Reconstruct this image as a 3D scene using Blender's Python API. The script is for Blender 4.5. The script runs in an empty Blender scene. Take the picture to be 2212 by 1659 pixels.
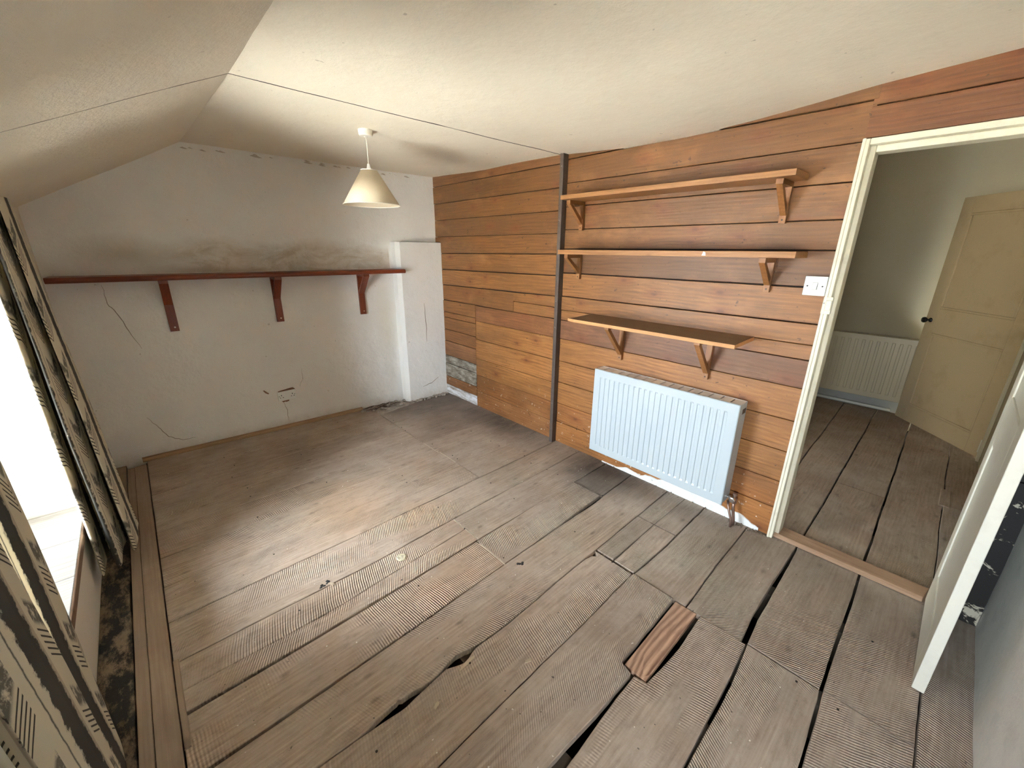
import bpy, bmesh, math, random
from mathutils import Vector, Matrix, noise
random.seed(7)
PI = math.pi
C = bpy.context.scene.collection
SC = bpy.context.scene

# ------------------------------------------------------------------ camera
cd = bpy.data.cameras.new('camera')
cam = bpy.data.objects.new('camera', cd); C.objects.link(cam)
yaw, pitch, roll = 0.742269, 0.317965, 0.008307
fw = Vector((math.sin(yaw)*math.cos(pitch), math.cos(yaw)*math.cos(pitch), -math.sin(pitch)))
rt = Vector((math.cos(yaw), -math.sin(yaw), 0)); up = rt.cross(fw)
r2 = rt*math.cos(roll)+up*math.sin(roll); u2 = -rt*math.sin(roll)+up*math.cos(roll)
m = Matrix((r2, u2, -fw)).transposed().to_4x4(); m.translation = (0, 0, 1.55)
cam.matrix_world = m
cd.sensor_width = 36; cd.lens = 36*881.55/2212; cd.clip_start = .02; cd.clip_end = 200
SC.camera = cam

# ------------------------------------------------------------------ sky and daylight
W = bpy.data.worlds.new('overcast_sky'); SC.world = W; W.use_nodes = True
nt = W.node_tree; nt.nodes.clear()
out = nt.nodes.new('ShaderNodeOutputWorld'); bg = nt.nodes.new('ShaderNodeBackground')
tc = nt.nodes.new('ShaderNodeTexCoord'); sx = nt.nodes.new('ShaderNodeSeparateXYZ'); cr = nt.nodes.new('ShaderNodeValToRGB')
cr.color_ramp.elements[0].position = .0; cr.color_ramp.elements[0].color = (.80, .90, 1, 1)
cr.color_ramp.elements[1].position = 1; cr.color_ramp.elements[1].color = (.92, .97, 1, 1)
nt.links.new(tc.outputs['Generated'], sx.inputs[0]); nt.links.new(sx.outputs['Z'], cr.inputs[0])
nt.links.new(cr.outputs[0], bg.inputs['Color']); nt.links.new(bg.outputs[0], out.inputs[0])
bg.inputs['Strength'].default_value = 14.0
SC.cycles.diffuse_bounces = 10; SC.cycles.max_bounces = 14; SC.cycles.transparent_max_bounces = 12; SC.cycles.caustics_reflective = False; SC.cycles.caustics_refractive = False

sl_ = bpy.data.lights.new('sun', 'SUN'); sl_.energy = 105; sl_.angle = .02; sl_.color = (1, .98, .94)
so0 = bpy.data.objects.new('sun', sl_); C.objects.link(so0); so0.rotation_euler = (0, math.radians(18), math.radians(12))   # stands over the back of the house and lights the yard
def portal(name, loc, rot, sx_, sy_):
    l = bpy.data.lights.new(name, 'AREA'); l.shape = 'RECTANGLE'; l.size = sx_; l.size_y = sy_
    l.cycles.is_portal = True
    o = bpy.data.objects.new(name, l); C.objects.link(o); o.location = loc; o.rotation_euler = rot
    return o
# portals sit in the window openings and only guide the sampling of the sky through them
portal('window_portal', (-.77, 2.05, 1.0), (0, -PI/2, 0), 1.45, 1.5)
portal('window_portal', (-.77, -.10, 1.0), (0, -PI/2, 0), 1.4, .52)  # this one lies in the added, unseen window
portal('hall_window_portal', (3.45, 2.28, 1.40), (-PI/2, 0, 0), .62, .8)

SC.view_settings.view_transform = 'Standard'; SC.view_settings.look = 'None'
SC.view_settings.exposure = 1.92; SC.view_settings.gamma = 1; SC.view_settings.use_curve_mapping = False

# ------------------------------------------------------------------ node helpers
class NT:
    def __init__(s, name):
        s.m = bpy.data.materials.new(name); s.m.use_nodes = True; s.t = s.m.node_tree; s.t.nodes.clear()
        s.o = s.t.nodes.new('ShaderNodeOutputMaterial'); s.b = s.n('ShaderNodeBsdfPrincipled')
        s.l(s.b.outputs[0], s.o.inputs[0])
    def n(s, ty, **kw):
        nd = s.t.nodes.new(ty)
        for k, v in kw.items(): setattr(nd, k, v)
        return nd
    def l(s, a, b): s.t.links.new(a, b)
    def put(s, inp, v):
        if hasattr(v, 'links') or hasattr(v, 'is_linked'): s.l(v, inp)
        elif isinstance(v, (tuple, list)) and len(v) == 3 and inp.type == 'RGBA': inp.default_value = (*v, 1)
        else: inp.default_value = v
    def math(s, op, a, b=0, c=None, clamp=False):
        nd = s.n('ShaderNodeMath', operation=op, use_clamp=clamp); s.put(nd.inputs[0], a); s.put(nd.inputs[1], b)
        if c is not None: s.put(nd.inputs[2], c)
        return nd.outputs[0]
    def vmath(s, op, a, b):
        nd = s.n('ShaderNodeVectorMath', operation=op); s.put(nd.inputs[0], a); s.put(nd.inputs[1], b); return nd.outputs[0]
    def noise(s, v, sc, det=3, rough=.55, dist=0):
        nd = s.n('ShaderNodeTexNoise'); s.put(nd.inputs['Vector'], v); nd.inputs['Scale'].default_value = sc
        nd.inputs['Detail'].default_value = det; nd.inputs['Roughness'].default_value = rough; nd.inputs['Distortion'].default_value = dist
        return nd.outputs[0]
    def ramp(s, f, pts):
        nd = s.n('ShaderNodeValToRGB'); s.put(nd.inputs[0], f); e = nd.color_ramp.elements
        while len(e) < len(pts): e.new(.5)
        for el, (p, c) in zip(e, pts):
            el.position = p; el.color = (c, c, c, 1) if isinstance(c, (int, float)) else (*c, 1)
        return nd.outputs[0]
    def mix(s, f, a, b, mode='MIX'):
        nd = s.n('ShaderNodeMix', data_type='RGBA', blend_type=mode)
        s.put(nd.inputs[0], f); s.put(nd.inputs[6], a); s.put(nd.inputs[7], b); return nd.outputs[2]
    def bump(s, h, strength=.3, dist=.01, nrm=None):
        nd = s.n('ShaderNodeBump'); s.put(nd.inputs['Height'], h); nd.inputs['Strength'].default_value = strength
        nd.inputs['Distance'].default_value = dist
        if nrm is not None: s.l(nrm, nd.inputs['Normal'])
        s.l(nd.outputs[0], s.b.inputs['Normal']); return nd.outputs[0]
    def pos(s): return s.n('ShaderNodeNewGeometry').outputs['Position']
    def obj(s): return s.n('ShaderNodeTexCoord').outputs['Object']
    def sep(s, v):
        nd = s.n('ShaderNodeSeparateXYZ'); s.l(v, nd.inputs[0]); return nd.outputs
    def comb(s, x, y, z):
        nd = s.n('ShaderNodeCombineXYZ')
        for i, v in enumerate((x, y, z)): s.put(nd.inputs[i], v)
        return nd.outputs[0]
    def base(s, c, rough=.6, **kw):
        s.put(s.b.inputs['Base Color'], c); s.put(s.b.inputs['Roughness'], rough)
        for k, v in kw.items(): s.put(s.b.inputs[k], v)
        return s.m
    def blob(s, p, cx, cy, cz, rx, ry, rz, edge=.35, wob=.35, sc=4):
        # soft irregular stain around a world point, 1 inside, 0 outside
        d = s.vmath('SUBTRACT', p, (cx, cy, cz)); d = s.vmath('DIVIDE', d, (rx, ry, rz))
        nd = s.n('ShaderNodeVectorMath', operation='LENGTH'); s.l(d, nd.inputs[0])
        w = s.math('MULTIPLY_ADD', s.noise(p, sc, 4, .6), wob*2, -wob)
        r = s.math('ADD', nd.outputs['Value'], w)
        return s.ramp(r, [(max(.01, 1-edge), 1.0), (1.0, 0.0)])

def plain(name, c, rough=.5, metal=0, bump=0, var=0, vsc=20):
    t = NT(name); p = t.obj(); col = c
    if var:
        col = t.mix(t.noise(p, vsc, 4), tuple(x*(1-var) for x in c), tuple(min(1, x*(1+var)) for x in c))
    if bump: t.bump(t.noise(p, vsc*3, 4), bump, .002)
    return t.base(col, rough, Metallic=metal)

def wood(name, dark, light, axis='x', knots=1.0, saw=0.0, rough=.6, grain=1.0, floor=False, wall=False, bumpd=.0015):
    t = NT(name); oi = t.n('ShaderNodeObjectInfo'); sp = t.sep(t.obj())
    a, b, c = (sp[0], sp[1], sp[2]) if axis == 'x' else ((sp[1], sp[2], sp[0]) if axis == 'y' else (sp[2], sp[0], sp[1]))
    rnd = oi.outputs['Random']; off = t.math('MULTIPLY', rnd, 37.0)
    L = t.math('ADD', a, off); A = t.math('ADD', b, t.math('MULTIPLY', rnd, 11.0)); Q = c
    # knots: cells stretched along the board
    kv = t.n('ShaderNodeTexVoronoi', voronoi_dimensions='2D'); kv.inputs['Scale'].default_value = 1.0; kv.inputs['Randomness'].default_value = 1
    kp = t.comb(t.math('MULTIPLY', L, 3.2), t.math('MULTIPLY', A, 6.5), t.math('MULTIPLY', Q, .5)); t.l(kp, kv.inputs['Vector'])
    kd = kv.outputs['Distance']
    sel = t.math('GREATER_THAN', t.sep(kv.outputs['Color'])[0], .60)
    near = t.math('MULTIPLY', t.ramp(kd, [(0.0, 1.0), (.42, 0.0)]), sel)
    # grain lines bend round the knots
    warp = t.math('MULTIPLY', near, .016)
    low = t.noise(t.comb(t.math('MULTIPLY', L, .9), t.math('MULTIPLY', A, 2.2), Q), 1.0, 2, .5)
    ac = t.math('ADD', t.math('ADD', A, warp), t.math('MULTIPLY', low, .16))
    wv = t.n('ShaderNodeTexWave', wave_type='BANDS', bands_direction='Y'); wv.inputs['Scale'].default_value = 16*grain
    wv.inputs['Distortion'].default_value = 5.5; wv.inputs['Detail'].default_value = 4; wv.inputs['Detail Scale'].default_value = .9
    t.l(t.comb(t.math('MULTIPLY', L, .25), ac, Q), wv.inputs['Vector'])
    fine = t.noise(t.comb(t.math('MULTIPLY', L, 3.0), t.math('MULTIPLY', A, 90), t.math('MULTIPLY', Q, 90)), 1.0, 4, .6)
    wwt = .10 if floor else (.42 if name.startswith('red_pine') else .13)
    g = t.math('ADD', t.math('MULTIPLY', wv.outputs[0], wwt), t.math('MULTIPLY', fine, 1-wwt))
    col = t.mix(t.ramp(g, [(.22, 0.0), (.72, 1.0)]), dark, light)
    big = t.noise(t.comb(t.math('MULTIPLY', L, 1.3), t.math('MULTIPLY', A, 4), Q), 1.4, 3, .6)
    col = t.mix(t.ramp(big, [(.3, 0.0), (.7, .6)]), col, tuple(x*.62 for x in light))
    col = t.mix(t.ramp(t.noise(t.comb(t.math('MULTIPLY', L, 5), t.math('MULTIPLY', A, 26), Q), 1.0, 5, .7), [(.52, 0.0), (.74, .5)]), col, dark)
    kcore = t.math('MULTIPLY', t.ramp(t.math('ADD', kd, t.math('MULTIPLY', t.noise(t.comb(L, A, 0.0), 30, 2), .03)), [(.035, 1.0), (.105, 0.0)]), t.math('MULTIPLY', sel, .75*knots))
    col = t.mix(kcore, col, tuple(x*.30 for x in dark))
    col = t.mix(1.0, col, oi.outputs['Color'], 'MULTIPLY')
    h = t.math('MULTIPLY', g, .5)
    P = t.pos()
    if saw:
        # shallow diagonal saw marks left by the mill, at an angle of their own on every board
        an = t.math('MULTIPLY_ADD', t.math('FRACT', t.math('MULTIPLY', rnd, 17.3)), 1.8, -.9)
        ph = t.math('ADD', t.math('MULTIPLY', L, 620), t.math('MULTIPLY', t.math('MULTIPLY', A, an), 620))
        ph = t.math('ADD', ph, t.math('MULTIPLY', t.noise(t.comb(L, A, Q), 3, 2), 26))
        sw = t.math('SINE', ph)
        msk = t.ramp(t.noise(t.comb(t.math('MULTIPLY', L, .8), t.math('MULTIPLY', A, 2.5), 0.0), 2.2, 2), [(.44, 0.0), (.62, 1.0)])
        sm = t.math('MULTIPLY', sw, msk)
        h = t.math('ADD', h, t.math('MULTIPLY', sm, saw))
        col = t.mix(t.math('MULTIPLY', t.math('MULTIPLY_ADD', sm, .11, .09, clamp=True), 1.0), col, tuple(x*.6 for x in dark))
    if floor:
        dust = t.ramp(t.noise(P, 2.3, 5, .65), [(.38, 0.0), (.68, .55)])
        col = t.mix(dust, col, (.50, .43, .365))
        # soft orange patches in the middle of the far half
        o1 = t.math('MAXIMUM', t.blob(P, .72, 2.30, 0, .36, .42, 1, .8, .25), t.blob(P, 1.0, 1.95, 0, .3, .2, 1, .8, .3))
        o1 = t.math('MAXIMUM', o1, t.math('MULTIPLY', t.blob(P, .8, 1.38, 0, .30, .12, 1, .9, .3), .8))
        col = t.mix(t.math('MULTIPLY', o1, .36), col, (.46, .29, .16))
        # old damp staining along the boarded wall and at the far corner
        s1 = t.math('MAXIMUM', t.blob(P, 2.36, 1.50, 0, .50, .50, 1, .7, .25), t.blob(P, 2.35, 2.75, 0, .35, 1.0, 1, .9, .35))
        s1 = t.math('MAXIMUM', s1, t.math('MULTIPLY', t.blob(P, 2.2, 3.5, 0, .75, .7, 1, .7, .3), .55))
        s1 = t.math('MAXIMUM', s1, t.math('MULTIPLY', t.blob(P, 2.3, .2, 0, .3, 1.1, 1, .9, .3), .35))
        s1 = t.math('MULTIPLY', s1, t.ramp(t.noise(t.vmath('MULTIPLY', P, (1, 3, 1)), 5, 5, .65), [(.25, .55), (.6, 1.0)]))
        col = t.mix(t.math('MULTIPLY', s1, .95), col, (.065, .052, .043))
        gr_ = t.ramp(t.noise(t.vmath('MULTIPLY', P, (6, 16, 1)), 1.6, 7, .75), [(.50, 0.0), (.68, .5)])
        col = t.mix(gr_, col, (.17, .13, .10))
        spk = t.ramp(t.noise(P, 55, 2, .5), [(.235, 1.0), (.27, 0.0)])
        col = t.mix(t.math('MULTIPLY', spk, .8), col, (.05, .04, .035))
        wsp = t.ramp(t.noise(t.vmath('ADD', P, (5, 9, 2)), 70, 2, .5), [(.74, 0.0), (.78, .8)])
        col = t.mix(wsp, col, (.75, .72, .66))
        h = t.math('ADD', h, t.math('MULTIPLY', t.noise(P, 35, 4), .5))
    if wall:
        # handling and smoke have darkened the boards in broad uneven patches; ends of some boards are greyed
        sm_ = t.ramp(t.noise(t.vmath('MULTIPLY', P, (1, .8, 2.6)), 1.9, 5, .62), [(.36, .0), (.66, .62)])
        col = t.mix(sm_, col, (.125, .056, .016))
        pk = t.ramp(t.noise(t.vmath('ADD', t.vmath('MULTIPLY', P, (1, .9, 2.0)), (7, 3, 1)), 2.6, 5, .6), [(.52, .0), (.72, .35)])
        col = t.mix(pk, col, (.42, .20, .075))
        halo = t.math('MULTIPLY', t.ramp(kd, [(.04, 1.0), (.30, 0.0)]), t.math('MULTIPLY', sel, .55))
        col = t.mix(halo, col, (.16, .045, .012))
        kz = t.ramp(t.noise(t.vmath('MULTIPLY', P, (1, 16, 30)), 1.0, 3, .6), [(.685, 0.0), (.73, .85)])
        col = t.mix(kz, col, (.06, .022, .008))
        # limewash splashes low on the wall in the far corner, fading upwards
        z = t.sep(P)[2]
        low_ = t.ramp(z, [(.0, 1.0), (.45, 0.0)])
        fl = t.math('MULTIPLY', t.ramp(t.noise(P, 26, 3, .7), [(.64, 0.0), (.69, 1.0)]), low_)
        col = t.mix(fl, col, (.74, .68, .58))
        spk = t.ramp(t.noise(P, 48, 2, .5), [(.25, 1.0), (.29, 0.0)])
        col = t.mix(t.math('MULTIPLY', spk, .7), col, (.05, .025, .01))
    t.bump(h, .55, bumpd*3)
    return t.base(col, rough)

M = {}
M['floor'] = wood('weathered_floor_pine', (.205, .145, .105), (.50, .39, .305), 'x', .8, .9, .72, 1.0, floor=True, bumpd=.0012)
M['floor_y'] = wood('weathered_edge_pine', (.24, .16, .11), (.40, .30, .22), 'y', .6, .0, .72, 1.0, bumpd=.001)
M['offcut'] = wood('red_pine_offcut', (.17, .08, .05), (.62, .42, .30), 'x', .4, .25, .6, .8)
M['pine'] = wood('orange_aged_pine', (.115, .042, .010), (.42, .178, .048), 'y', 1.1, .0, .5, .8, wall=True)
M['pine_y'] = wood('shelf_pine_y', (.30, .12, .035), (.52, .25, .085), 'y', .5, 0, .5)
M['pine_z'] = wood('shelf_pine_z', (.26, .10, .03), (.46, .21, .07), 'z', .4, 0, .5)
M['stain_x'] = wood('red_stained_wood', (.11, .018, .006), (.22, .045, .013), 'x', .2, 0, .38, 1.0)
M['stain_z'] = wood('red_stained_wood_upright', (.12, .018, .006), (.24, .045, .013), 'z', .2, 0, .38, 1.0)
M['dark'] = plain('dark_void', (.012, .009, .007), .9)
M['joist'] = plain('old_joist', (.06, .045, .03), .9, var=.3, bump=.3)
M['black_post'] = plain('dark_painted_batten', (.075, .056, .046), .55, var=.35, bump=.3, vsc=30)
M['nail'] = plain('old_nail_iron', (.035, .028, .024), .6, .5)
M['screw'] = plain('bright_screw', (.7, .62, .52), .3, .9)
M['plastic'] = plain('white_plastic', (.80, .83, .82), .3)
M['plastic_in'] = plain('moulded_grey_line', (.30, .30, .28), .5)
M['hole'] = plain('dark_hole', (.03, .03, .03), .8)
M['rad'] = plain('radiator_enamel', (.46, .53, .565), .28, bump=.03, vsc=200)
M['rad_in'] = plain('radiator_slot', (.10, .07, .055), .7)
M['hall_rad'] = plain('cream_radiator_enamel', (.56, .49, .33), .35)
M['copper'] = plain('dull_pipe_metal', (.30, .20, .16), .42, .8, var=.4, bump=.3, vsc=60)
M['chrome'] = plain('worn_chrome', (.6, .56, .52), .25, .95, var=.2, vsc=60)
M['knob'] = plain('black_knob', (.01, .01, .01), .25)
M['cord'] = plain('white_flex', (.78, .75, .66), .5)
M['glass'] = None

def paint(name, c, dirt=(.35, .27, .18), amt=.5, rough=.42, sc=9):
    t = NT(name); p = t.pos()
    n1 = t.ramp(t.noise(p, sc, 6, .65), [(.52, 0.0), (.78, amt)])
    col = t.mix(n1, c, dirt)
    ch = t.ramp(t.noise(p, 60, 3, .6), [(.70, 0.0), (.73, 1.0)])
    col = t.mix(t.math('MULTIPLY', ch, .5*amt), col, dirt)
    t.bump(t.noise(p, 45, 4), .25, .004)
    return t.base(col, rough)
M['frame'] = paint('cream_gloss_frame', (.72, .69, .56), (.36, .30, .22), .45)
M['leaf'] = paint('white_door_paint', (.70, .70, .62), (.45, .42, .36), .3)
M['hall_door'] = paint('cream_door_paint', (.60, .49, .32), (.38, .28, .14), .5, .22, 5)
M['shade'] = None

def plaster(name, c, kind):
    t = NT(name); p = t.pos(); x, y, z = t.sep(p)[:3]
    n1 = t.noise(p, 1.7, 5, .6); n2 = t.noise(p, 9, 6, .7); n3 = t.noise(p, 60, 4, .6)
    col = t.mix(t.ramp(n1, [(.35, 0.0), (.75, .35)]), c, tuple(v*.86 for v in c))
    col = t.mix(t.ramp(n2, [(.55, 0.0), (.8, .3)]), col, (c[0]*.86, c[1]*.82, c[2]*.74))
    hb = t.math('ADD', t.math('MULTIPLY', n2, .6), t.math('MULTIPLY', n3, .12))
    spots = t.ramp(t.noise(t.vmath('ADD', p, (3, 1, 7)), 24, 2, .5), [(.225, 1.0), (.25, 0.0)])
    col = t.mix(t.math('MULTIPLY', spots, .45), col, (.30, .26, .2))
    if kind == 'far':
        # brown damp and soot line over the long shelf
        q = t.comb(t.math('MULTIPLY', x, 1.0), 0.0, t.math('MULTIPLY', z, 2.2))
        st = t.noise(q, 4.2, 7, .68, .9)
        band = t.math('MULTIPLY', t.ramp(z, [(.0, 0.0), (.01, 0.0)]), 1)
        zz = t.math('ADD', t.math('SUBTRACT', z, 1.36), t.math('MULTIPLY', t.math('SUBTRACT', n1, .5), .35))
        band = t.ramp(zz, [(0.0, .75), (.14, .75), (.26, 0.0)])
        above = t.math('GREATER_THAN', z, 1.37)
        xe = t.math('MULTIPLY', t.ramp(x, [(.02, 0.0), (.5, 1.0)]), t.math('LESS_THAN', x, 1.90))
        s = t.math('MULTIPLY', t.math('MULTIPLY', band, above), t.math('MULTIPLY', xe, t.ramp(st, [(.34, .35), (.60, 1.0)])))
        col = t.mix(s, col, (.38, .30, .18))
        s2 = t.math('MULTIPLY', t.blob(p, .02, 3.93, 1.5, .35, 2, .14, .9, .3), .5)
        col = t.mix(s2, col, (.34, .25, .12))
        # yellow runs beside the pier and rising damp at the floor
        s3 = t.math('MULTIPLY', t.blob(p, 1.82, 3.8, .75, .12, 2, .62, .9, .4), .34)
        col = t.mix(s3, col, (.55, .47, .30))
        s4 = t.math('MULTIPLY', t.ramp(z, [(.0, 1.0), (.10, 0.0)]), t.ramp(n2, [(.4, .2), (.7, .75)]))
        col = t.mix(s4, col, (.42, .36, .28))
        hb = t.math('ADD', hb, t.math('MULTIPLY', t.noise(p, 3.6, 4), 2.8))
        t.bump(hb, .6, .012)
    elif kind == 'ceil':
        hb = t.math('ADD', hb, t.math('MULTIPLY', t.noise(p, 3.5, 3), 1.4))
        # limewash laid on thick and rough on the slope
        rg = t.math('MULTIPLY', t.ramp(x, [(.0, 1.0), (.5, .2)]), t.noise(p, 38, 5, .7))
        hb = t.math('ADD', hb, t.math('MULTIPLY', rg, 1.1))
        t.bump(hb, .55, .009)
    elif kind == 'near':
        t.bump(t.math('ADD', hb, t.noise(p, 4, 3)), .4, .008)
        col = t.mix(t.ramp(n2, [(.5, 0.0), (.75, .4)]), col, (.5, .55, .6))
    else:
        t.bump(hb, .45, .006)
    return t.base(col, .88)
M['far'] = plaster('old_limewashed_plaster', (.80, .80, .775), 'far')
M['ceil'] = plaster('cream_distemper_ceiling', (.82, .77, .65), 'ceil')
M['near'] = plaster('white_plaster', (.80, .81, .80), 'near')
M['lwall'] = plaster('limewashed_window_wall', (.70, .66, .58), 'plain')
M['hall'] = plaster('grey_green_hall_paint', (.37, .32, .215), 'plain')
M['brick'] = plain('broken_plaster_brown', (.24, .13, .085), .9, var=.4, bump=.8, vsc=40)
M['grass'] = plain('pale_yard_gravel', (.37, .36, .33), .95, var=.2, vsc=2)

t = NT('clear_glass'); t.b.inputs['Base Color'].default_value = (1, 1, 1, 1)
tr = t.n('ShaderNodeBsdfTransparent'); gl = t.n('ShaderNodeBsdfGlossy'); gl.inputs['Roughness'].default_value = .02
fr = t.n('ShaderNodeFresnel'); fr.inputs[0].default_value = 1.45; mx = t.n('ShaderNodeMixShader')
t.l(fr.outputs[0], mx.inputs[0]); t.l(tr.outputs[0], mx.inputs[1]); t.l(gl.outputs[0], mx.inputs[2]); t.l(mx.outputs[0], t.o.inputs[0])
M['glass'] = t.m

t = NT('cream_lampshade_cloth'); p = t.obj()
wv = t.noise(p, 220, 2, .5)
col = t.mix(t.ramp(t.noise(p, 7, 4), [(.4, 0.0), (.75, .5)]), (.64, .56, .42), (.54, .44, .31))
t.base(col, .8); t.bump(wv, .25, .0008)
tl = t.n('ShaderNodeBsdfTranslucent'); t.l(col, tl.inputs[0]); mx = t.n('ShaderNodeMixShader'); mx.inputs[0].default_value = .2
t.l(t.b.outputs[0], mx.inputs[1]); t.l(tl.outputs[0], mx.inputs[2]); t.l(mx.outputs[0], t.o.inputs[0]); M['shade'] = t.m

# curtain: cream cotton printed with black brush strokes, chevrons and dragged vertical bands
t = NT('printed_curtain_cotton'); uv = t.n('ShaderNodeUVMap').outputs[0]; u, v = t.sep(uv)[:2]
per = .29
un = t.math('MODULO', t.math('ADD', u, 10*per), per)                     # metres across one stripe of the print
nz = t.noise(t.comb(t.math('MULTIPLY', u, 45), t.math('MULTIPLY', v, 30), 0.0), 1.0, 4, .7)
nl = t.noise(t.comb(t.math('MULTIPLY', u, 9), t.math('MULTIPLY', v, 1.6), 0.0), 1.0, 3, .6)
rag = t.math('MULTIPLY_ADD', nz, .050, -.025)
d1 = t.math('ABSOLUTE', t.math('SUBTRACT', t.math('ADD', un, rag), .050))
band1 = t.ramp(t.math('ADD', d1, t.math('MULTIPLY', nl, .012)), [(.040, 1.0), (.044, 0.0)])
d2 = t.math('ABSOLUTE', t.math('SUBTRACT', t.math('ADD', un, t.math('MULTIPLY', rag, .15)), .112))
line2 = t.ramp(d2, [(.0012, 1.0), (.0020, 0.0)])
# chevrons in one half of the stripe
cu = t.math('ABSOLUTE', t.math('SUBTRACT', un, .205))
vv = t.math('MODULO', t.math('ADD', t.math('ADD', v, 1.0), t.math('MULTIPLY', cu, -1.0)), .27)
st = t.math('SINE', t.math('MULTIPLY', vv, 330.0))
chev = t.math('MULTIPLY', t.ramp(st, [(.35, 0.0), (.6, 1.0)]), t.math('MULTIPLY', t.math('LESS_THAN', vv, .095), t.math('LESS_THAN', cu, .066)))
smud = t.math('MULTIPLY', t.ramp(t.math('ABSOLUTE', t.math('SUBTRACT', vv, .135)), [(.025, 1.0), (.040, 0.0)]), t.math('MULTIPLY', t.math('LESS_THAN', cu, .064), t.ramp(nz, [(.36, 0.0), (.50, .85)])))
blk = t.math('MAXIMUM', t.math('MAXIMUM', band1, line2), t.math('MAXIMUM', chev, smud))
taup = t.ramp(t.math('ABSOLUTE', t.math('SUBTRACT', un, .010)), [(.024, .6), (.030, 0.0)])
col = t.mix(taup, (.74, .69, .56), (.42, .34, .25))
col = t.mix(t.math('MULTIPLY', blk, .95), col, (.035, .035, .032))
t.base(col, .85); t.bump(t.noise(uv, 700, 2), .2, .0006)
tl = t.n('ShaderNodeBsdfTranslucent'); t.l(col, tl.inputs[0]); mx = t.n('ShaderNodeMixShader'); mx.inputs[0].default_value = .30
t.l(t.b.outputs[0], mx.inputs[1]); t.l(tl.outputs[0], mx.inputs[2]); t.l(mx.outputs[0], t.o.inputs[0]); M['curtain'] = t.m

# black, peeling paint on the strip of boarded wall behind the open door
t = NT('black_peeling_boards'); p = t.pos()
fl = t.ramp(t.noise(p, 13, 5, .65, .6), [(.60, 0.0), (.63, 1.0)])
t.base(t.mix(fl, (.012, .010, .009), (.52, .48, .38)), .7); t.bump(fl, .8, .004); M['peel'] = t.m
# white paint worn thin over the lowest boards
t = NT('worn_white_paint_on_board'); p = t.pos()
wr = t.ramp(t.noise(t.comb(t.math('MULTIPLY', t.sep(p)[0], 1), t.math('MULTIPLY', t.sep(p)[1], .6), t.math('MULTIPLY', t.sep(p)[2], 2.0)), 11, 5, .65), [(.36, 1.0), (.60, 0.0)])
t.base(t.mix(wr, (.72, .74, .76), (.26, .21, .17)), .7); t.bump(wr, .5, .002); M['wornwhite'] = t.m
t = NT('grey_rotted_board'); p = t.pos()
wr = t.ramp(t.noise(t.comb(0.0, t.math('MULTIPLY', t.sep(p)[1], 1), t.math('MULTIPLY', t.sep(p)[2], 3.5)), 8, 6, .7), [(.42, 0.0), (.66, 1.0)])
t.base(t.mix(wr, (.13, .10, .07), (.40, .37, .30)), .85); t.bump(wr, .5, .003); M['greyboard'] = t.m
t = NT('sooty_edge_board'); p = t.pos()
wr = t.math('MULTIPLY', t.ramp(t.noise(t.vmath('MULTIPLY', p, (2.2, 1, 1)), 6, 6, .75), [(.46, 1.0), (.58, 0.0)]), t.ramp(t.sep(p)[1], [(.3, 0.0), (.75, 1.0)]))
t.base(t.mix(wr, (.20, .145, .095), (.016, .014, .013)), .85); t.bump(t.noise(p, 14, 6, .75), .9, .012); M['sooty'] = t.m
M['sill'] = wood('pale_sill_boards', (.20, .18, .16), (.36, .34, .32), 'x', .3, 0, .7)
M['rubble'] = plain('lime_mortar_rubble', (.36, .31, .26), .95, var=.5, bump=.8, vsc=30)

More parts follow.
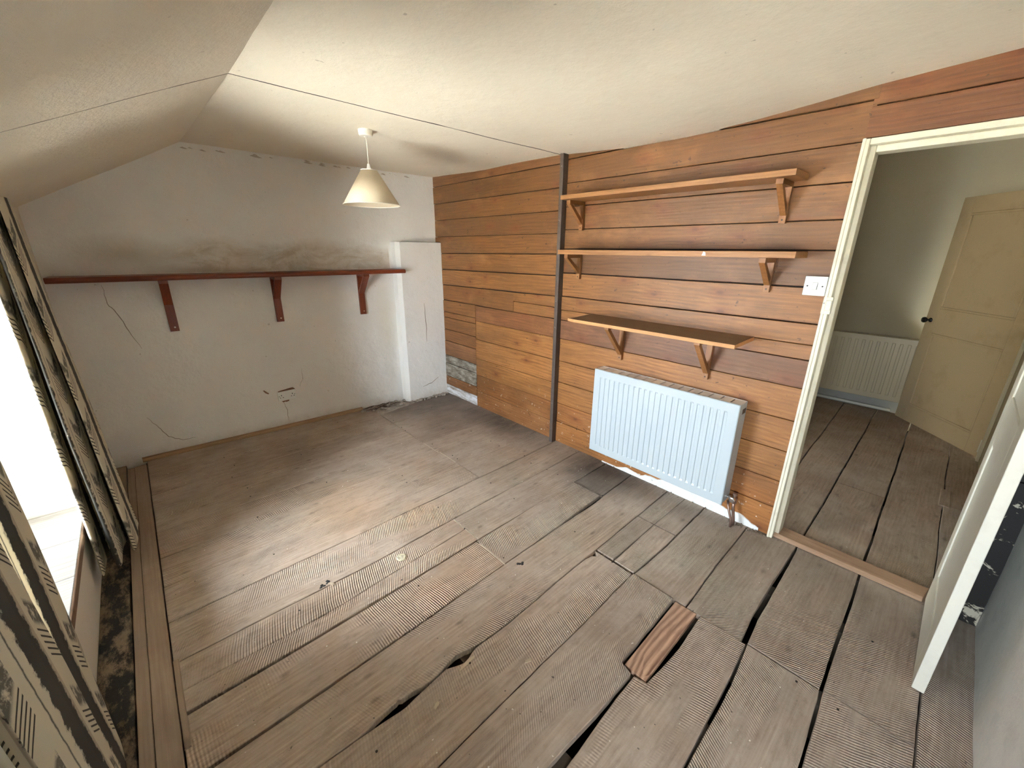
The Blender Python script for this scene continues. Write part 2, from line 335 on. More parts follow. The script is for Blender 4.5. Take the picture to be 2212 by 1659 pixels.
# ------------------------------------------------------------------ mesh helpers
class MB:
    def __init__(s): s.v = []; s.f = []; s.uv = None
    def add(s, vs, fs):
        k = len(s.v); s.v += [tuple(p) for p in vs]; s.f += [tuple(i+k for i in f) for f in fs]; return s
    def box(s, x0, x1, y0, y1, z0, z1):
        return s.add([(x0,y0,z0),(x1,y0,z0),(x1,y1,z0),(x0,y1,z0),(x0,y0,z1),(x1,y0,z1),(x1,y1,z1),(x0,y1,z1)],
                     [(0,3,2,1),(4,5,6,7),(0,1,5,4),(1,2,6,5),(2,3,7,6),(3,0,4,7)])
    def prism(s, pts, d):      # polygon pts (3-D) pushed along vector d
        n = len(pts); q = [Vector(p) for p in pts]; d = Vector(d)
        return s.add(q+[p+d for p in q], [tuple(reversed(range(n))), tuple(range(n, 2*n))]+[(i, (i+1) % n, n+(i+1) % n, n+i) for i in range(n)])
    def lathe(s, prof, c=(0,0,0), n=32, axis='z', caps=True):
        c = Vector(c); vs = []; k = len(prof)
        for i in range(n):
            a = 2*PI*i/n
            for r, h in prof:
                p = (r*math.cos(a), r*math.sin(a), h)
                if axis == 'x': p = (h, p[0], p[1])
                if axis == 'y': p = (p[1], h, p[0])
                vs.append(c+Vector(p))
        fs = [(i*k+j, ((i+1) % n)*k+j, ((i+1) % n)*k+j+1, i*k+j+1) for i in range(n) for j in range(k-1)]
        if caps:
            if prof[0][0] > 1e-6: fs.append(tuple(reversed([i*k for i in range(n)])))
            if prof[-1][0] > 1e-6: fs.append(tuple(i*k+k-1 for i in range(n)))
        return s.add(vs, fs)
    def tube(s, pts, r, n=8):
        pts = [Vector(p) for p in pts]; vs = []
        for i, p in enumerate(pts):
            d = (pts[min(i+1, len(pts)-1)]-pts[max(i-1, 0)]).normalized()
            a = d.cross(Vector((0,0,1)) if abs(d.z) < .9 else Vector((1,0,0))).normalized(); b = d.cross(a)
            rr = r[i] if isinstance(r, (list, tuple)) else r
            vs += [p+(a*math.cos(2*PI*k/n)+b*math.sin(2*PI*k/n))*rr for k in range(n)]
        m_ = len(pts)
        fs = [(i*n+k, i*n+(k+1) % n, (i+1)*n+(k+1) % n, (i+1)*n+k) for i in range(m_-1) for k in range(n)]
        fs += [tuple(reversed(range(n))), tuple((m_-1)*n+k for k in range(n))]
        return s.add(vs, fs)
    def build(s, name, mat, parent=None, bevel=0, smooth=False, origin=None, color=None):
        me = bpy.data.meshes.new(name)
        o = bpy.data.objects.new(name, me); C.objects.link(o)
        vs = s.v
        if origin is not None:
            vs = [tuple(a-b for a, b in zip(p, origin)) for p in vs]
        me.from_pydata(vs, [], s.f); me.validate(); me.update()
        bm = bmesh.new(); bm.from_mesh(me); bmesh.ops.recalc_face_normals(bm, faces=bm.faces); bm.to_mesh(me); bm.free()
        me.materials.append(mat)
        if smooth:
            for p in me.polygons: p.use_smooth = True
        if parent is not None:
            o.parent = parent
        if origin is not None:
            if parent is not None:
                o.matrix_parent_inverse = Matrix.Identity(4)
                o.location = Vector(origin)-ptrans(parent)
            else: o.location = origin
        elif parent is not None:
            o.location = -ptrans(parent)
        if bevel:
            b = o.modifiers.new('bevel', 'BEVEL'); b.width = bevel; b.segments = 2; b.limit_method = 'ANGLE'
        if color: o.color = (*color, 1)
        return o
def ptrans(o):
    v = Vector((0, 0, 0))
    while o is not None: v += Vector(o.location); o = o.parent
    return v
def tag(o, label=None, cat=None, group=None, kind=None):
    if label: o['label'] = label
    if cat: o['category'] = cat
    if group: o['group'] = group
    if kind: o['kind'] = kind
    return o
def thing(name, loc, label, cat, group=None):
    o = bpy.data.objects.new(name, None); C.objects.link(o); o.location = loc; o.empty_display_size = .05
    return tag(o, label, cat, group)
def struct(name, mb, mat, **k): return tag(mb.build(name, mat, **k), kind='structure')
def piece(o, kind=None):
    if kind: o['kind'] = kind
    return o
def lerp(pts, x):
    if x <= pts[0][0]: return pts[0][1]
    for (a, b), (c, d) in zip(pts, pts[1:]):
        if x <= c: return b+(d-b)*(x-a)/(c-a) if c > a else d
    return pts[-1][1]
def yfar(x): return 3.928-.0445*x
XW = 2.42            # face of the boarded wall
YN = -.367           # near wall
XL = -.40            # window wall

# ------------------------------------------------------------------ floor
fb = MB(); fb.box(-.45, 5.6, -.45, 4.05, -.30, -.27)
floor = struct('floor', fb, M['dark'])
j = MB()
for k in range(-2, 12):
    xc = .28+.434*k
    if -.4 < xc < 5.5: j.box(xc-.035, xc+.035, YN, 3.95, -.20, -.028)
for o in [j.build('joist', M['joist'], floor)]: o['kind'] = 'stuff'

CH = {}
def edge(gap, side, x, seed):
    """y of the board edge on one side of a gap; side +1 is the board on the far side, -1 the near side"""
    y = lerp(gap['p'], x)
    w = lerp(gap['w'], x) if isinstance(gap['w'], list) else gap['w']
    n = noise.noise(Vector((x*2.3, seed*3.1, 0)))*.006 + noise.noise(Vector((x*14, seed*7.7, side*4)))*.0022 + noise.noise(Vector((x*45, seed, side*9)))*.0012
    y += n + side*w*.5
    for (xc, hw, dep, sd) in gap.get('chip', []):
        if sd == side:
            d = abs(x-xc)/hw
            if d < 1: y += side*dep*(1-d**1.5)*(1+.35*noise.noise(Vector((x*60, 1, 2))))
    return y
def G(p, w, **k): return dict(p=p, w=w, id=len(GAPS)+1, **k)
GAPS = []
def gap(p, w, **k):
    g = dict(p=p, w=w, id=len(GAPS)+1, **k); GAPS.append(g); return g
g0 = gap([(-.4, 3.93), (2.5, 3.80)], .004)
g1 = gap([(-.18, 3.55), (.3, 3.537), (1.1, 3.558), (1.56, 3.55)], .0035)
g2 = gap([(-.18, 3.295), (1.14, 3.32), (1.56, 3.318)], .0035)
g3 = gap([(-.18, 3.06), (.65, 3.105), (1.55, 3.09)], [(-.18, .003), (.9, .002), (1.1, .006), (1.55, .007)])
g4 = gap([(-.18, 2.787), (1.56, 2.797)], .0028)
g5 = gap([(-.18, 2.520), (.6, 2.535), (1.56, 2.561)], .0035)
g6 = gap([(-.18, 2.262), (.7, 2.271), (1.3, 2.296), (1.57, 2.325)], .0045)
g7 = gap([(-.18, 1.997), (.4, 2.012), (1.2, 2.028), (1.8, 2.048), (2.42, 2.074)], [(-.18, .006), (.4, .005), (2.4, .006)])
g8 = gap([(-.18, 1.750), (.6, 1.748), (1.2, 1.775), (2.42, 1.822)], .005)
g9 = gap([(-.18, 1.600), (.4, 1.592), (.71, 1.616), (1.17, 1.651), (1.5, 1.68)], .0015)
g10 = gap([(-.18, 1.493), (.43, 1.502), (1.2, 1.528), (2.0, 1.552), (2.42, 1.560)], [(-.18, .014), (.5, .010), (1.1, .005), (2.4, .006)])
g11 = gap([(-.18, 1.248), (.33, 1.258), (1.1, 1.284), (1.8, 1.309), (2.42, 1.335)], [(-.18, .016), (.4, .012), (1.0, .005), (1.6, .004), (1.75, .012), (1.98, .020), (2.03, .006), (2.42, .005)])
g12 = gap([(-.18, 1.150), (.16, 1.154), (.42, 1.168), (.72, 1.166)], .0015)
g13 = gap([(-.18, 1.035), (.24, 1.018), (.42, 1.003), (.6, 1.026), (.9, 1.016), (1.53, 1.032), (2.42, 1.054)], [(-.18, .005), (.5, .006), (.7, .008), (.9, .006), (1.5, .005), (2.4, .006)],
          chip=[(.40, .12, .030, 1), (.66, .07, .016, 1), (.67, .06, .022, -1), (1.545, .025, .030, -1)])
g13b = gap([(.92, 1.028), (1.13, 1.052), (1.6, 1.058), (1.76, 1.066)], .002)
g13m = gap([(1.58, .927), (1.78, .929), (2.02, .932), (2.42, .938)], [(1.58, .008), (1.75, .006), (2.0, .002), (2.4, .002)])
g14 = gap([(-.18, .755), (.41, .771), (.9, .784), (1.22, .794), (1.56, .804), (1.9, .796), (2.42, .808)], [(-.18, .006), (.8, .006), (1.2, .007), (2.4, .007)])
g15 = gap([(-.18, .52), (.68, .520), (.9, .519), (1.10, .521)], [(-.18, .030), (.68, .036), (.9, .020), (1.06, .016), (1.1, .012)])
g15u = gap([(1.14, .574), (1.58, .588)], .012)
gins = gap([(1.14, .466), (1.58, .473)], [(1.14, .008), (1.35, .011), (1.58, .006)])
g15a = gap([(-.18, .536), (.68, .539), (.9, .530), (1.118, .529), (1.130, .576), (1.16, .580), (1.58, .591)], .0)
g15b = gap([(-.18, .505), (.68, .502), (.9, .510), (1.120, .514), (1.132, .466), (1.36, .456), (1.58, .467)], .0)
g15p = gap([(1.59, .533), (2.05, .545), (2.42, .552)], .006)
g16 = gap([(-.18, .24), (.98, .248), (1.3, .256), (1.59, .274)], [(-.18, .010), (1.0, .010), (1.3, .014), (1.58, .008)])
g16w = gap([(1.59, .287), (1.75, .298), (2.06, .305), (2.42, .304)], [(1.59, .020), (1.8, .026), (2.1, .020), (2.42, .010)])
g16h = gap([(2.42, .303), (3.06, .310), (5.6, .350)], .008)
g17 = gap([(-.18, -.03), (1.29, .003), (1.6, .018), (2.09, .026), (3.4, .045), (5.6, .08)], [(-.18, .008), (1.3, .009), (1.8, .012), (2.4, .011), (5.5, .008)])
g18 = gap([(-.18, -.25), (1.53, -.241), (2.73, -.224), (5.6, -.198)], .005)
g19 = gap([(-.18, -.372), (5.6, -.372)], .004)
h0 = gap([(1.55, 3.60), (2.42, 3.76)], .004)
h1 = gap([(1.55, 3.335), (2.42, 3.41)], .003)
h1b = gap([(1.55, 3.091), (1.95, 3.10), (2.42, 3.17)], .0025)
h2 = gap([(1.55, 2.795), (1.95, 2.800), (2.42, 2.782)], .004)
h3 = gap([(1.55, 2.560), (2.42, 2.556)], .003)
h4 = gap([(1.56, 2.303), (2.42, 2.316)], .004)
hg1 = gap([(2.42, .553), (3.43, .563), (5.6, .625)], .008)
hg2 = gap([(2.42, .84), (5.6, .90)], .006)
hg3 = gap([(2.42, 1.12), (5.6, 1.17)], .006)
hg4 = gap([(2.42, 1.42), (5.6, 1.45)], .006)
hg5 = gap([(2.42, 2.3), (5.6, 2.3)], .006)

def board(far, near, x0, x1, tint=1.0, hue=0.0, z=0.0, mat='floor', name='floorboard', th=.026, tilt=0.0):
    """one floorboard between the gap on its far side and the gap on its near side"""
    n = max(2, int((x1-x0)/.045)); mb = MB(); c = .0022
    xs = [x0+(x1-x0)*i/n for i in range(n+1)]
    brk = [p[0] for p in far['p']+near['p'] if x0+.004 < p[0] < x1-.004]
    brk += [c_[0]+o_*c_[1] for g__ in (far, near) for c_ in g__.get('chip', []) for o_ in (-.8, -.4, -.15, 0, .2, .5, .8) if x0 < c_[0]+o_*c_[1] < x1]
    xs = [x for x in xs if all(abs(x-b_) > .008 for b_ in brk) or x in (x0, x1)]+sorted(set(brk)); xs.sort(); n = len(xs)-1
    yc = (lerp(far['p'], (x0+x1)/2)+lerp(near['p'], (x0+x1)/2))/2
    sd = random.random()*50
    vs = []
    for i, x in enumerate(xs):
        yf = edge(far, -1, x, far['id']); yn = edge(near, 1, x, near['id'])
        xx = x + (.0015+.002*noise.noise(Vector((sd, i, 0))) if i == 0 else (-.0015 if i == n else 0))
        zb = z + .0018*noise.noise(Vector((x*1.1, sd, 0))) + tilt*(x-x0)/(x1-x0)
        cup = .0012*noise.noise(Vector((sd, 3, 1)))
        for yy, zz in ((yn, zb-th), (yn, zb-c), (yn+c, zb), ((yn+yf)/2, zb-cup), (yf-c, zb), (yf, zb-c), (yf, zb-th)):
            vs.append((xx, yy, zz))
    k = 7; fs = []
    for i in range(n):
        for q in range(k):
            fs.append((i*k+q, i*k+(q+1) % k, (i+1)*k+(q+1) % k, (i+1)*k+q))
    fs += [tuple(reversed(range(k))), tuple(n*k+q for q in range(k))]
    mb.add(vs, fs)
    r = random.uniform(-.05, .05)
    t_ = tint+r
    return mb.build(name, M[mat], floor, origin=(x0, yc, z), color=(t_*(1+hue), t_, t_*(1-hue)))
XT = -.178
J1 = 1.553
rows = [  # far gap, near gap, x0, x1, tint, hue
    (g0, g1, XT, J1, .93, .02), (g1, g2, XT, J1, .97, .01), (g2, g3, XT, J1, .98, .0), (g3, g4, XT, J1, 1.02, -.01), (g4, g5, XT, J1, .98, .02),
    (g5, g6, XT, J1+.01, 1.02, .01), (g6, g7, XT, J1+.01, 1.04, 0),
    (h0, h1, J1+.004, XW+.02, .66, .0), (h1, h1b, J1+.004, XW+.02, .86, .01), (h1b, h2, J1+.004, XW+.02, .74, .0), (h2, h3, J1+.002, XW+.02, .98, .0), (h3, h4, J1+.002, XW+.02, .88, .01),
    (h4, g7, J1+.013, XW+.02, .98, .0),
    (g7, g8, XT, XW+.02, 1.03, .0),
    (g8, g9, XT, 1.152, 1.05, .03), (g9, g10, XT, 1.152, 1.04, .03), (g8, g10, 1.157, XW+.02, .98, -.01),
    (g10, g11, XT, 1.138, 1.0, .05), (g10, g11, 1.143, 2.008, .98, .01), (g10, g11, 2.013, XW+.02, .62, -.01),
    (g11, g13, XT, XW+.02, 1.0, .02),
    (g13, g14, XT, 1.572, 1.0, .02), (g13, g13m, 1.588, 2.014, .96, -.01), (g13m, g14, 1.588, 2.014, 1.0, -.01),
    (g13, g13m, 2.019, XW+.02, 1.0, -.02), (g13m, g14, 2.019, XW+.02, .92, -.02),
    (g14, g15a, XT, 1.574, .94, .0),
    (g14, g15p, 1.584, XW+.02, .97, -.02),
    (g15p, g16w, 1.584, XW+.02, .90, -.01), (g15b, g16, XT, 1.583, .92, -.005),
    (g16, g17, XT, 1.588, .96, -.04), (g16w, g17, 1.594, XW, .92, .01), (g16h, g17, XW, 3.42, .80, .07), (g16h, g17, 3.424, 5.56, .78, .07),
    (g17, g18, XT, 1.60, .98, -.04), (g17, g18, 1.602, XW, .92, -.03), (g17, g18, XW+.0005, 5.56, .80, .06), (g18, g19, XT, 3.6, .95, -.05), (g18, g19, 3.602, 5.56, .78, .06),
    (hg1, g16h, XW+.03, 5.56, .80, .07), (hg2, hg1, XW+.03, 5.56, .80, .07), (hg3, hg2, XW+.03, 5.56, .80, .07), (hg4, hg3, XW+.03, 5.56, .8, .02), (hg5, hg4, XW+.03, 5.56, .8, .02),
]
for (a, b, x0, x1, ti, hu) in rows:
    zz = random.uniform(-.0015, .0015)
    tl_ = 0
    if a is g10 and b is g11 and x0 > 1 and x1 < 2.1: zz, tl_ = .000, .012         # this one has lifted at its far end
    if a is g14 and b is g15a: zz, tl_ = .000, .007
    if a is g8 and b is g9: zz = .001
    board(a, b, x0, x1, ti, hu, zz, tilt=tl_)
# boards running the other way beside the window wall
def plank_y(x0, x1, y0, y1, z, mat, tint=1.0, name='floorboard', th=.024, wob=.002):
    n = 24; mb = MB(); vs = []; sd = random.random()*30
    for i in range(n+1):
        y = y0+(y1-y0)*i/n
        a = x0+wob*noise.noise(Vector((y*5, sd, 1))); b = x1+wob*noise.noise(Vector((y*5, sd, 8)))
        zt = z+.002*noise.noise(Vector((y*2, sd, 5)))
        for xx, zz in ((a, zt-th), (a, zt-.002), (a+.002, zt), (b-.002, zt), (b, zt-.002), (b, zt-th)): vs.append((xx, y, zz))
    fs = [(i*6+q, i*6+(q+1) % 6, (i+1)*6+(q+1) % 6, (i+1)*6+q) for i in range(n) for q in range(6)]+[tuple(range(6)), tuple(n*6+q for q in range(6))]
    mb.add(vs, fs)
    return mb.build(name, M[mat], floor, origin=((x0+x1)/2, y0, z), color=(tint, tint, tint))
plank_y(-.248, -.182, YN, 3.83, .006, 'floor_y', .92)
plank_y(-.289, -.250, YN, 3.83, .004, 'floor_y', .84)
plank_y(-.400, -.296, 2.95, 3.93, -.006, 'floor_y', .72)
plank_y(-.400, -.296, YN, 2.945, -.008, 'sooty', 1.0, wob=.006)
plank_y(-.178, -.160, 1.36, 1.76, .007, 'floor_y', 1.02, 'lath', .01, .001)

q = [(-.17+.02*i, lerp(g12['p'], -.17+.02*i)+.004*noise.noise(Vector((i*.4, 3, 3)))) for i in range(45)]
mb = MB(); mb.tube([(a, b, -.0006) for a, b in q], [.0016*min(1, (44-i)/14+.05) for i in range(45)], 5); mb.build('crack', M['dark'], floor)
# nails over the joists
nb = MB()
for k in range(0, 6):
    xc = .28+.434*k
    if xc > 2.35: continue
    for y in (3.65, 3.42, 3.17, 2.93, 2.66, 2.4, 2.13, 1.88, 1.62, 1.38, 1.14, .9, .65, .37, .12, -.1):
        for dy in (-.055, .05):
            if random.random() < .33:
                x_ = xc+random.uniform(-.03, .03); y_ = y+dy+random.uniform(-.03, .03)
                nb.lathe([(0, -.004), (.0042, -.001), (.0042, .0022), (0, .0028)], (x_, y_, 0), 7)
piece(nb.build('nail_heads', M['nail'], floor), 'stuff')

# threshold strip of newer pine and the block let into the hall floor
o = MB(); o.prism([(2.425, .445, .002), (2.425, .445, .016), (2.437, .445, .024), (2.53, .43, .024), (2.54, .43, .002)], (0, -.64, 0))
th = o.build('threshold_strip', M['floor_y'], origin=(2.48, .12, 0), bevel=.002, color=(1.12, .98, .85)); tag(th, 'worn pale pine threshold strip on the floor across the doorway', 'threshold')
o = MB(); o.box(3.58, 3.86, -.245, -.195, -.02, .006)
o.build('floor_patch', M['floor'], floor, bevel=.003, origin=(3.7, -.22, 0), color=(.9, .85, .8))

# the reddish offcut dropped into the wide gap
o = MB(); n = 10
o.prism([(1.136, .476, -.001), (1.136, .566, -.001), (1.574, .578, -.001), (1.580, .481, -.001)], (0, 0, -.02))
ins = o.build('board_offcut', M['offcut'], origin=(1.14, .52, -.002), bevel=.0008, color=(1.0, .96, .92))
tag(ins, 'short reddish pine offcut with bold grain wedged between two wide grey floorboards', 'board')

# ------------------------------------------------------------------ far wall with its pier
def wall_grid(fn, nu, nv, amp, sc=2.0, seed=0, push=(0, -1, 0)):
    mb = MB(); push = Vector(push)
    for i in range(nu+1):
        for k in range(nv+1):
            p = Vector(fn(i/nu, k/nv)); d = noise.noise(p*sc+Vector((seed, 0, 0)))*amp + noise.noise(p*sc*3+Vector((seed, 5, 0)))*amp*.3
            mb.v.append(tuple(p+push*d))
    for i in range(nu):
        for k in range(nv):
            a = i*(nv+1)+k; mb.f.append((a, a+nv+1, a+nv+2, a+1))
    return mb
mb = wall_grid(lambda u, v: (-.46+3.0*u, yfar(-.46+3.0*u), -.05+2.45*v), 60, 50, .010, 2.2, 3)
wf = struct('wall_far', mb, M['far'], smooth=True)
mb = MB(); mb.box(-.9, 5.7, 4.0, 4.1, -.3, 2.9); mb.build('outer_face', M['lwall'], wf)
# pier
def pier():
    mb = MB(); zs = [0.0+1.612*i/24 for i in range(25)]; prof = []
    for z in zs:
        w = .004*noise.noise(Vector((z*5, 2, 2))); w2 = .004*noise.noise(Vector((z*6, 9, 2)))
        prof.append([(1.925+w, 3.86, z), (1.935+w, 3.775+w2, z), (1.965+w, 3.735+w2, z), (2.10, 3.731+w, z), (2.28, 3.729-w, z), (2.425, 3.725, z)])
    for r in prof: mb.v += r
    for i in range(24):
        for q in range(5): a = i*6+q; mb.f.append((a, a+1, a+7, a+6))
    k = len(mb.v); top = [Vector(p) for p in prof[-1]]
    mb.v += [tuple(p+Vector((0, 0, .002))) for p in top]+[(2.425, 3.86, 1.612)]
    mb.f.append(tuple(k+i for i in range(7)))
    return mb
o = pier().build('pier', M['far'], wf)
# chipped sliver of plaster where the ledge starts, and brown breaks round the socket
def patch(name, mat, pts, d, parent=wf, lab=None):
    mb = MB(); mb.prism(pts, d); return mb.build(name, mat, parent)
def on_far(x, z, off=.006): return (x, yfar(x)-off, z)
def crack(pts, r=.0022):
    mb = MB(); q = []
    for (a, b) in zip(pts, pts[1:]):
        for i in range(4):
            f = i/4; q.append((a[0]+(b[0]-a[0])*f+random.uniform(-.004, .004), a[1]+(b[1]-a[1])*f+random.uniform(-.004, .004)))
    q.append(pts[-1]); n_ = len(q)
    return q, [r*(.3+.7*math.sin(PI*(i+.5)/n_)) for i in range(n_)]

# ------------------------------------------------------------------ wall on the left with its window recess
WY0, WY1, WZ0, WZ1 = 1.28, 2.765, .31, 1.66
XO = -.78
mb = MB()
mb.box(XO, XL, -.60, -.34, -.3, 1.80); mb.box(XO, XL, .14, WY0, -.3, 1.80); mb.box(XO, XL, -.34, .14, -.3, WZ0-.025); mb.box(XO, XL, -.34, .14, WZ1, 1.80); mb.box(XO, XL, WY1, 4.05, -.3, 1.80)
mb.box(XO, XL, WY0, WY1, -.3, WZ0-.025); mb.box(XO, XL, WY0, WY1, WZ1, 1.80)
wl = struct('wall_left', mb, M['lwall'], bevel=.008)
# low cream face under the sill is smoother and has a worn brown edge
for i, y0 in enumerate([1.28, 1.55, 1.83, 2.12, 2.42]):
    y1 = [1.548, 1.828, 2.118, 2.418, 2.765][i]
    mb = MB(); mb.box(XO+.06, XL+.004, y0, y1, WZ0-.03, WZ0)
    o = mb.build('sill_board', M['sill'], wl, bevel=.003, origin=(XO, y0, WZ0))
mb = MB(); mb.box(XL-.002, XL+.010, WY0, WY1, WZ0-.040, WZ0-.002); mb.build('sill_edge', M['floor_y'], wl, bevel=.004, color=(.6, .5, .42))
# bead at the far reveal
mb = MB(); mb.box(XL-.016, XL+.006, WY1-.006, WY1+.016, WZ0, WZ1); mb.build('reveal_bead', M['near'], wl, bevel=.005)
mb = MB(); mb.box(XO+.06, XL+.004, -.34, .14, WZ0-.03, WZ0); mb.build('sill_board', M['sill'], wl, bevel=.003, origin=(XO, -.1, WZ0))
wd = MB(); d0, d1 = XO+.02, XO+.07
for a in ((-.34, -.30, WZ0, WZ1), (.10, .14, WZ0, WZ1), (-.34, .14, WZ0, WZ0+.04), (-.34, .14, WZ1-.04, WZ1)): wd.box(d0, d1, *a)
w3 = struct('added_fill_window', wd, M['leaf'], bevel=.003)  # unseen window added to brighten the near part of the floor
g_ = MB(); g_.box(d0+.024, d0+.027, -.30, .10, WZ0+.04, WZ1-.04); g_.build('pane', M['glass'], w3)
# window: painted casement with glazing bars
wd = MB(); d0, d1 = XO+.02, XO+.07
wd.box(d0, d1, WY0, WY0+.05, WZ0, WZ1); wd.box(d0, d1, WY1-.05, WY1, WZ0, WZ1)
wd.box(d0, d1, WY0, WY1, WZ0, WZ0+.05); wd.box(d0, d1, WY0, WY1, WZ1-.05, WZ1); wd.box(d0, d1, 2.0, 2.045, WZ0, WZ1)
win = struct('window_1', wd, M['leaf'], bevel=.003)
for y0, y1 in ((WY0+.05, 2.0), (2.045, WY1-.05)):
    b = MB()
    for zc in (.745, 1.16): b.box(d0+.01, d1-.01, y0, y1, zc-.010, zc+.010)
    b.box(d0+.01, d1-.01, (y0+y1)/2-.010, (y0+y1)/2+.010, WZ0+.05, WZ1-.05)
    b.build('glazing_bars', M['leaf'], win)
    g_ = MB(); g_.box(d0+.024, d0+.027, y0, y1, WZ0+.05, WZ1-.05); g_.build('pane', M['glass'], win)

# ------------------------------------------------------------------ near wall (behind and to the right of the camera)
mb = wall_grid(lambda u, v: (-.45+2.93*u, YN, -.03+2.4*v), 40, 30, .006, 2.5, 8, (0, 1, 0))
wn = struct('wall_near', mb, M['near'], smooth=True)
mb = MB(); mb.box(-.9, 2.43, YN-.14, YN-.02, -.3, 2.9); mb.build('outer_face', M['near'], wn)

# ------------------------------------------------------------------ ceiling: flat part, slope, and the open joint across them
ZC = [(-.5, 2.23), (.07, 2.222), (.45, 2.200), (.67, 2.176), (.85, 2.161), (1.25, 2.141), (1.6, 2.146), (2.1, 2.180), (2.5, 2.189), (3.0, 2.187), (3.78, 2.216), (4.1, 2.222)]
Z0 = [(-.5, 2.20), (2.1, 2.19), (3.9, 2.232), (4.1, 2.235)]
def zc(x, y):
    t_ = min(1, max(0, (x-.45)/1.9)); return lerp(Z0, y)*(1-t_)+lerp(ZC, y)*t_
def ceil_panel(x0, x1, y0, y1, f, nu, nv, seed):
    mb = MB(); amp = .005
    for i in range(nu+1):
        for k in range(nv+1):
            x = x0+(x1-x0)*i/nu; y = y0+(y1-y0)*k/nv
            mb.v.append((x, y, f(x, y)+amp*noise.noise(Vector((x*2.2, y*2.2, seed)))+.0015*noise.noise(Vector((x*9, y*9, seed)))))
    for i in range(nu):
        for k in range(nv): a = i*(nv+1)+k; mb.f.append((a, a+1, a+nv+2, a+nv+1))
    # rim turned up along every edge so the panel has a thickness
    def rim(idx):
        k = len(mb.v)
        mb.v += [(mb.v[i][0], mb.v[i][1], mb.v[i][2]+.02) for i in idx]
        for q in range(len(idx)-1): mb.f.append((idx[q], idx[q+1], k+q+1, k+q))
    rim([i*(nv+1) for i in range(nu+1)]); rim([i*(nv+1)+nv for i in range(nu+1)])
    return mb
def slope(x, y): return lerp(Z0, y)-(.45-x)*.545
YJ = 2.135
shell = MB(); shell.box(-1.0, 2.5, -.55, 4.15, 2.34, 2.46); shell.box(-1.0, -.78, -.55, 4.15, 1.6, 2.4)
ceiling = struct('ceiling', shell, M['dark'])
for (a, b, f, nm, nu) in ((.449, 2.47, zc, 'ceiling_panel', 30), (-.55, .4505, slope, 'sloping_ceiling_panel', 18)):
    for (c_, d_, dz) in (((-.55, YJ-.003, 0.0), (YJ+.003, 4.1, .004)) if nm[0] == 'c' else ((-.55, 4.1, 0.0),)):
        ff = (lambda x, y, f=f, dz=dz: f(x, y)+dz)
        ceil_panel(a, b, c_, d_, ff, nu, 36 if nm[0] == 'c' else 66, 4).build(nm, M['ceil'], ceiling, smooth=False)

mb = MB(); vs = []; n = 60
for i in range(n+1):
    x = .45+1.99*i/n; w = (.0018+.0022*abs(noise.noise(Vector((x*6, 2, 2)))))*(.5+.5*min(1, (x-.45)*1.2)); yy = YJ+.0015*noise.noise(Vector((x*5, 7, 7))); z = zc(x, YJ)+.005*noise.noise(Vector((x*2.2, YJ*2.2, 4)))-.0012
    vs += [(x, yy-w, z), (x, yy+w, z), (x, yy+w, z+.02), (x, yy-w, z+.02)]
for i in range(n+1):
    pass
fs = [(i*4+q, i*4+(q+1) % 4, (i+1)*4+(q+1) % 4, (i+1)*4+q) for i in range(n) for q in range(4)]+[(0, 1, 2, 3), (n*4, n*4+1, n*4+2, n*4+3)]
mb.add(vs, fs); mb.build('joint_shadow_strip', plain('painted_joint_shadow', (.05, .04, .035), .95), ceiling)  # dark strip painted in for the shadow line of the open joint
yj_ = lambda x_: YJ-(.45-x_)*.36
mb = MB(); mb.tube([(x_, yj_(x_), slope(x_, yj_(x_))+.005*noise.noise(Vector((x_*2.2, yj_(x_)*2.2, 4)))+.0002) for x_ in [.45-.08*i for i in range(11)]], [.0015*(1-i/12) for i in range(11)], 5); mb.build('joint_shadow_strip', plain('faint_painted_joint_shadow', (.22, .19, .15), .95), ceiling)  # thin tube carrying the painted shadow line on down the slope

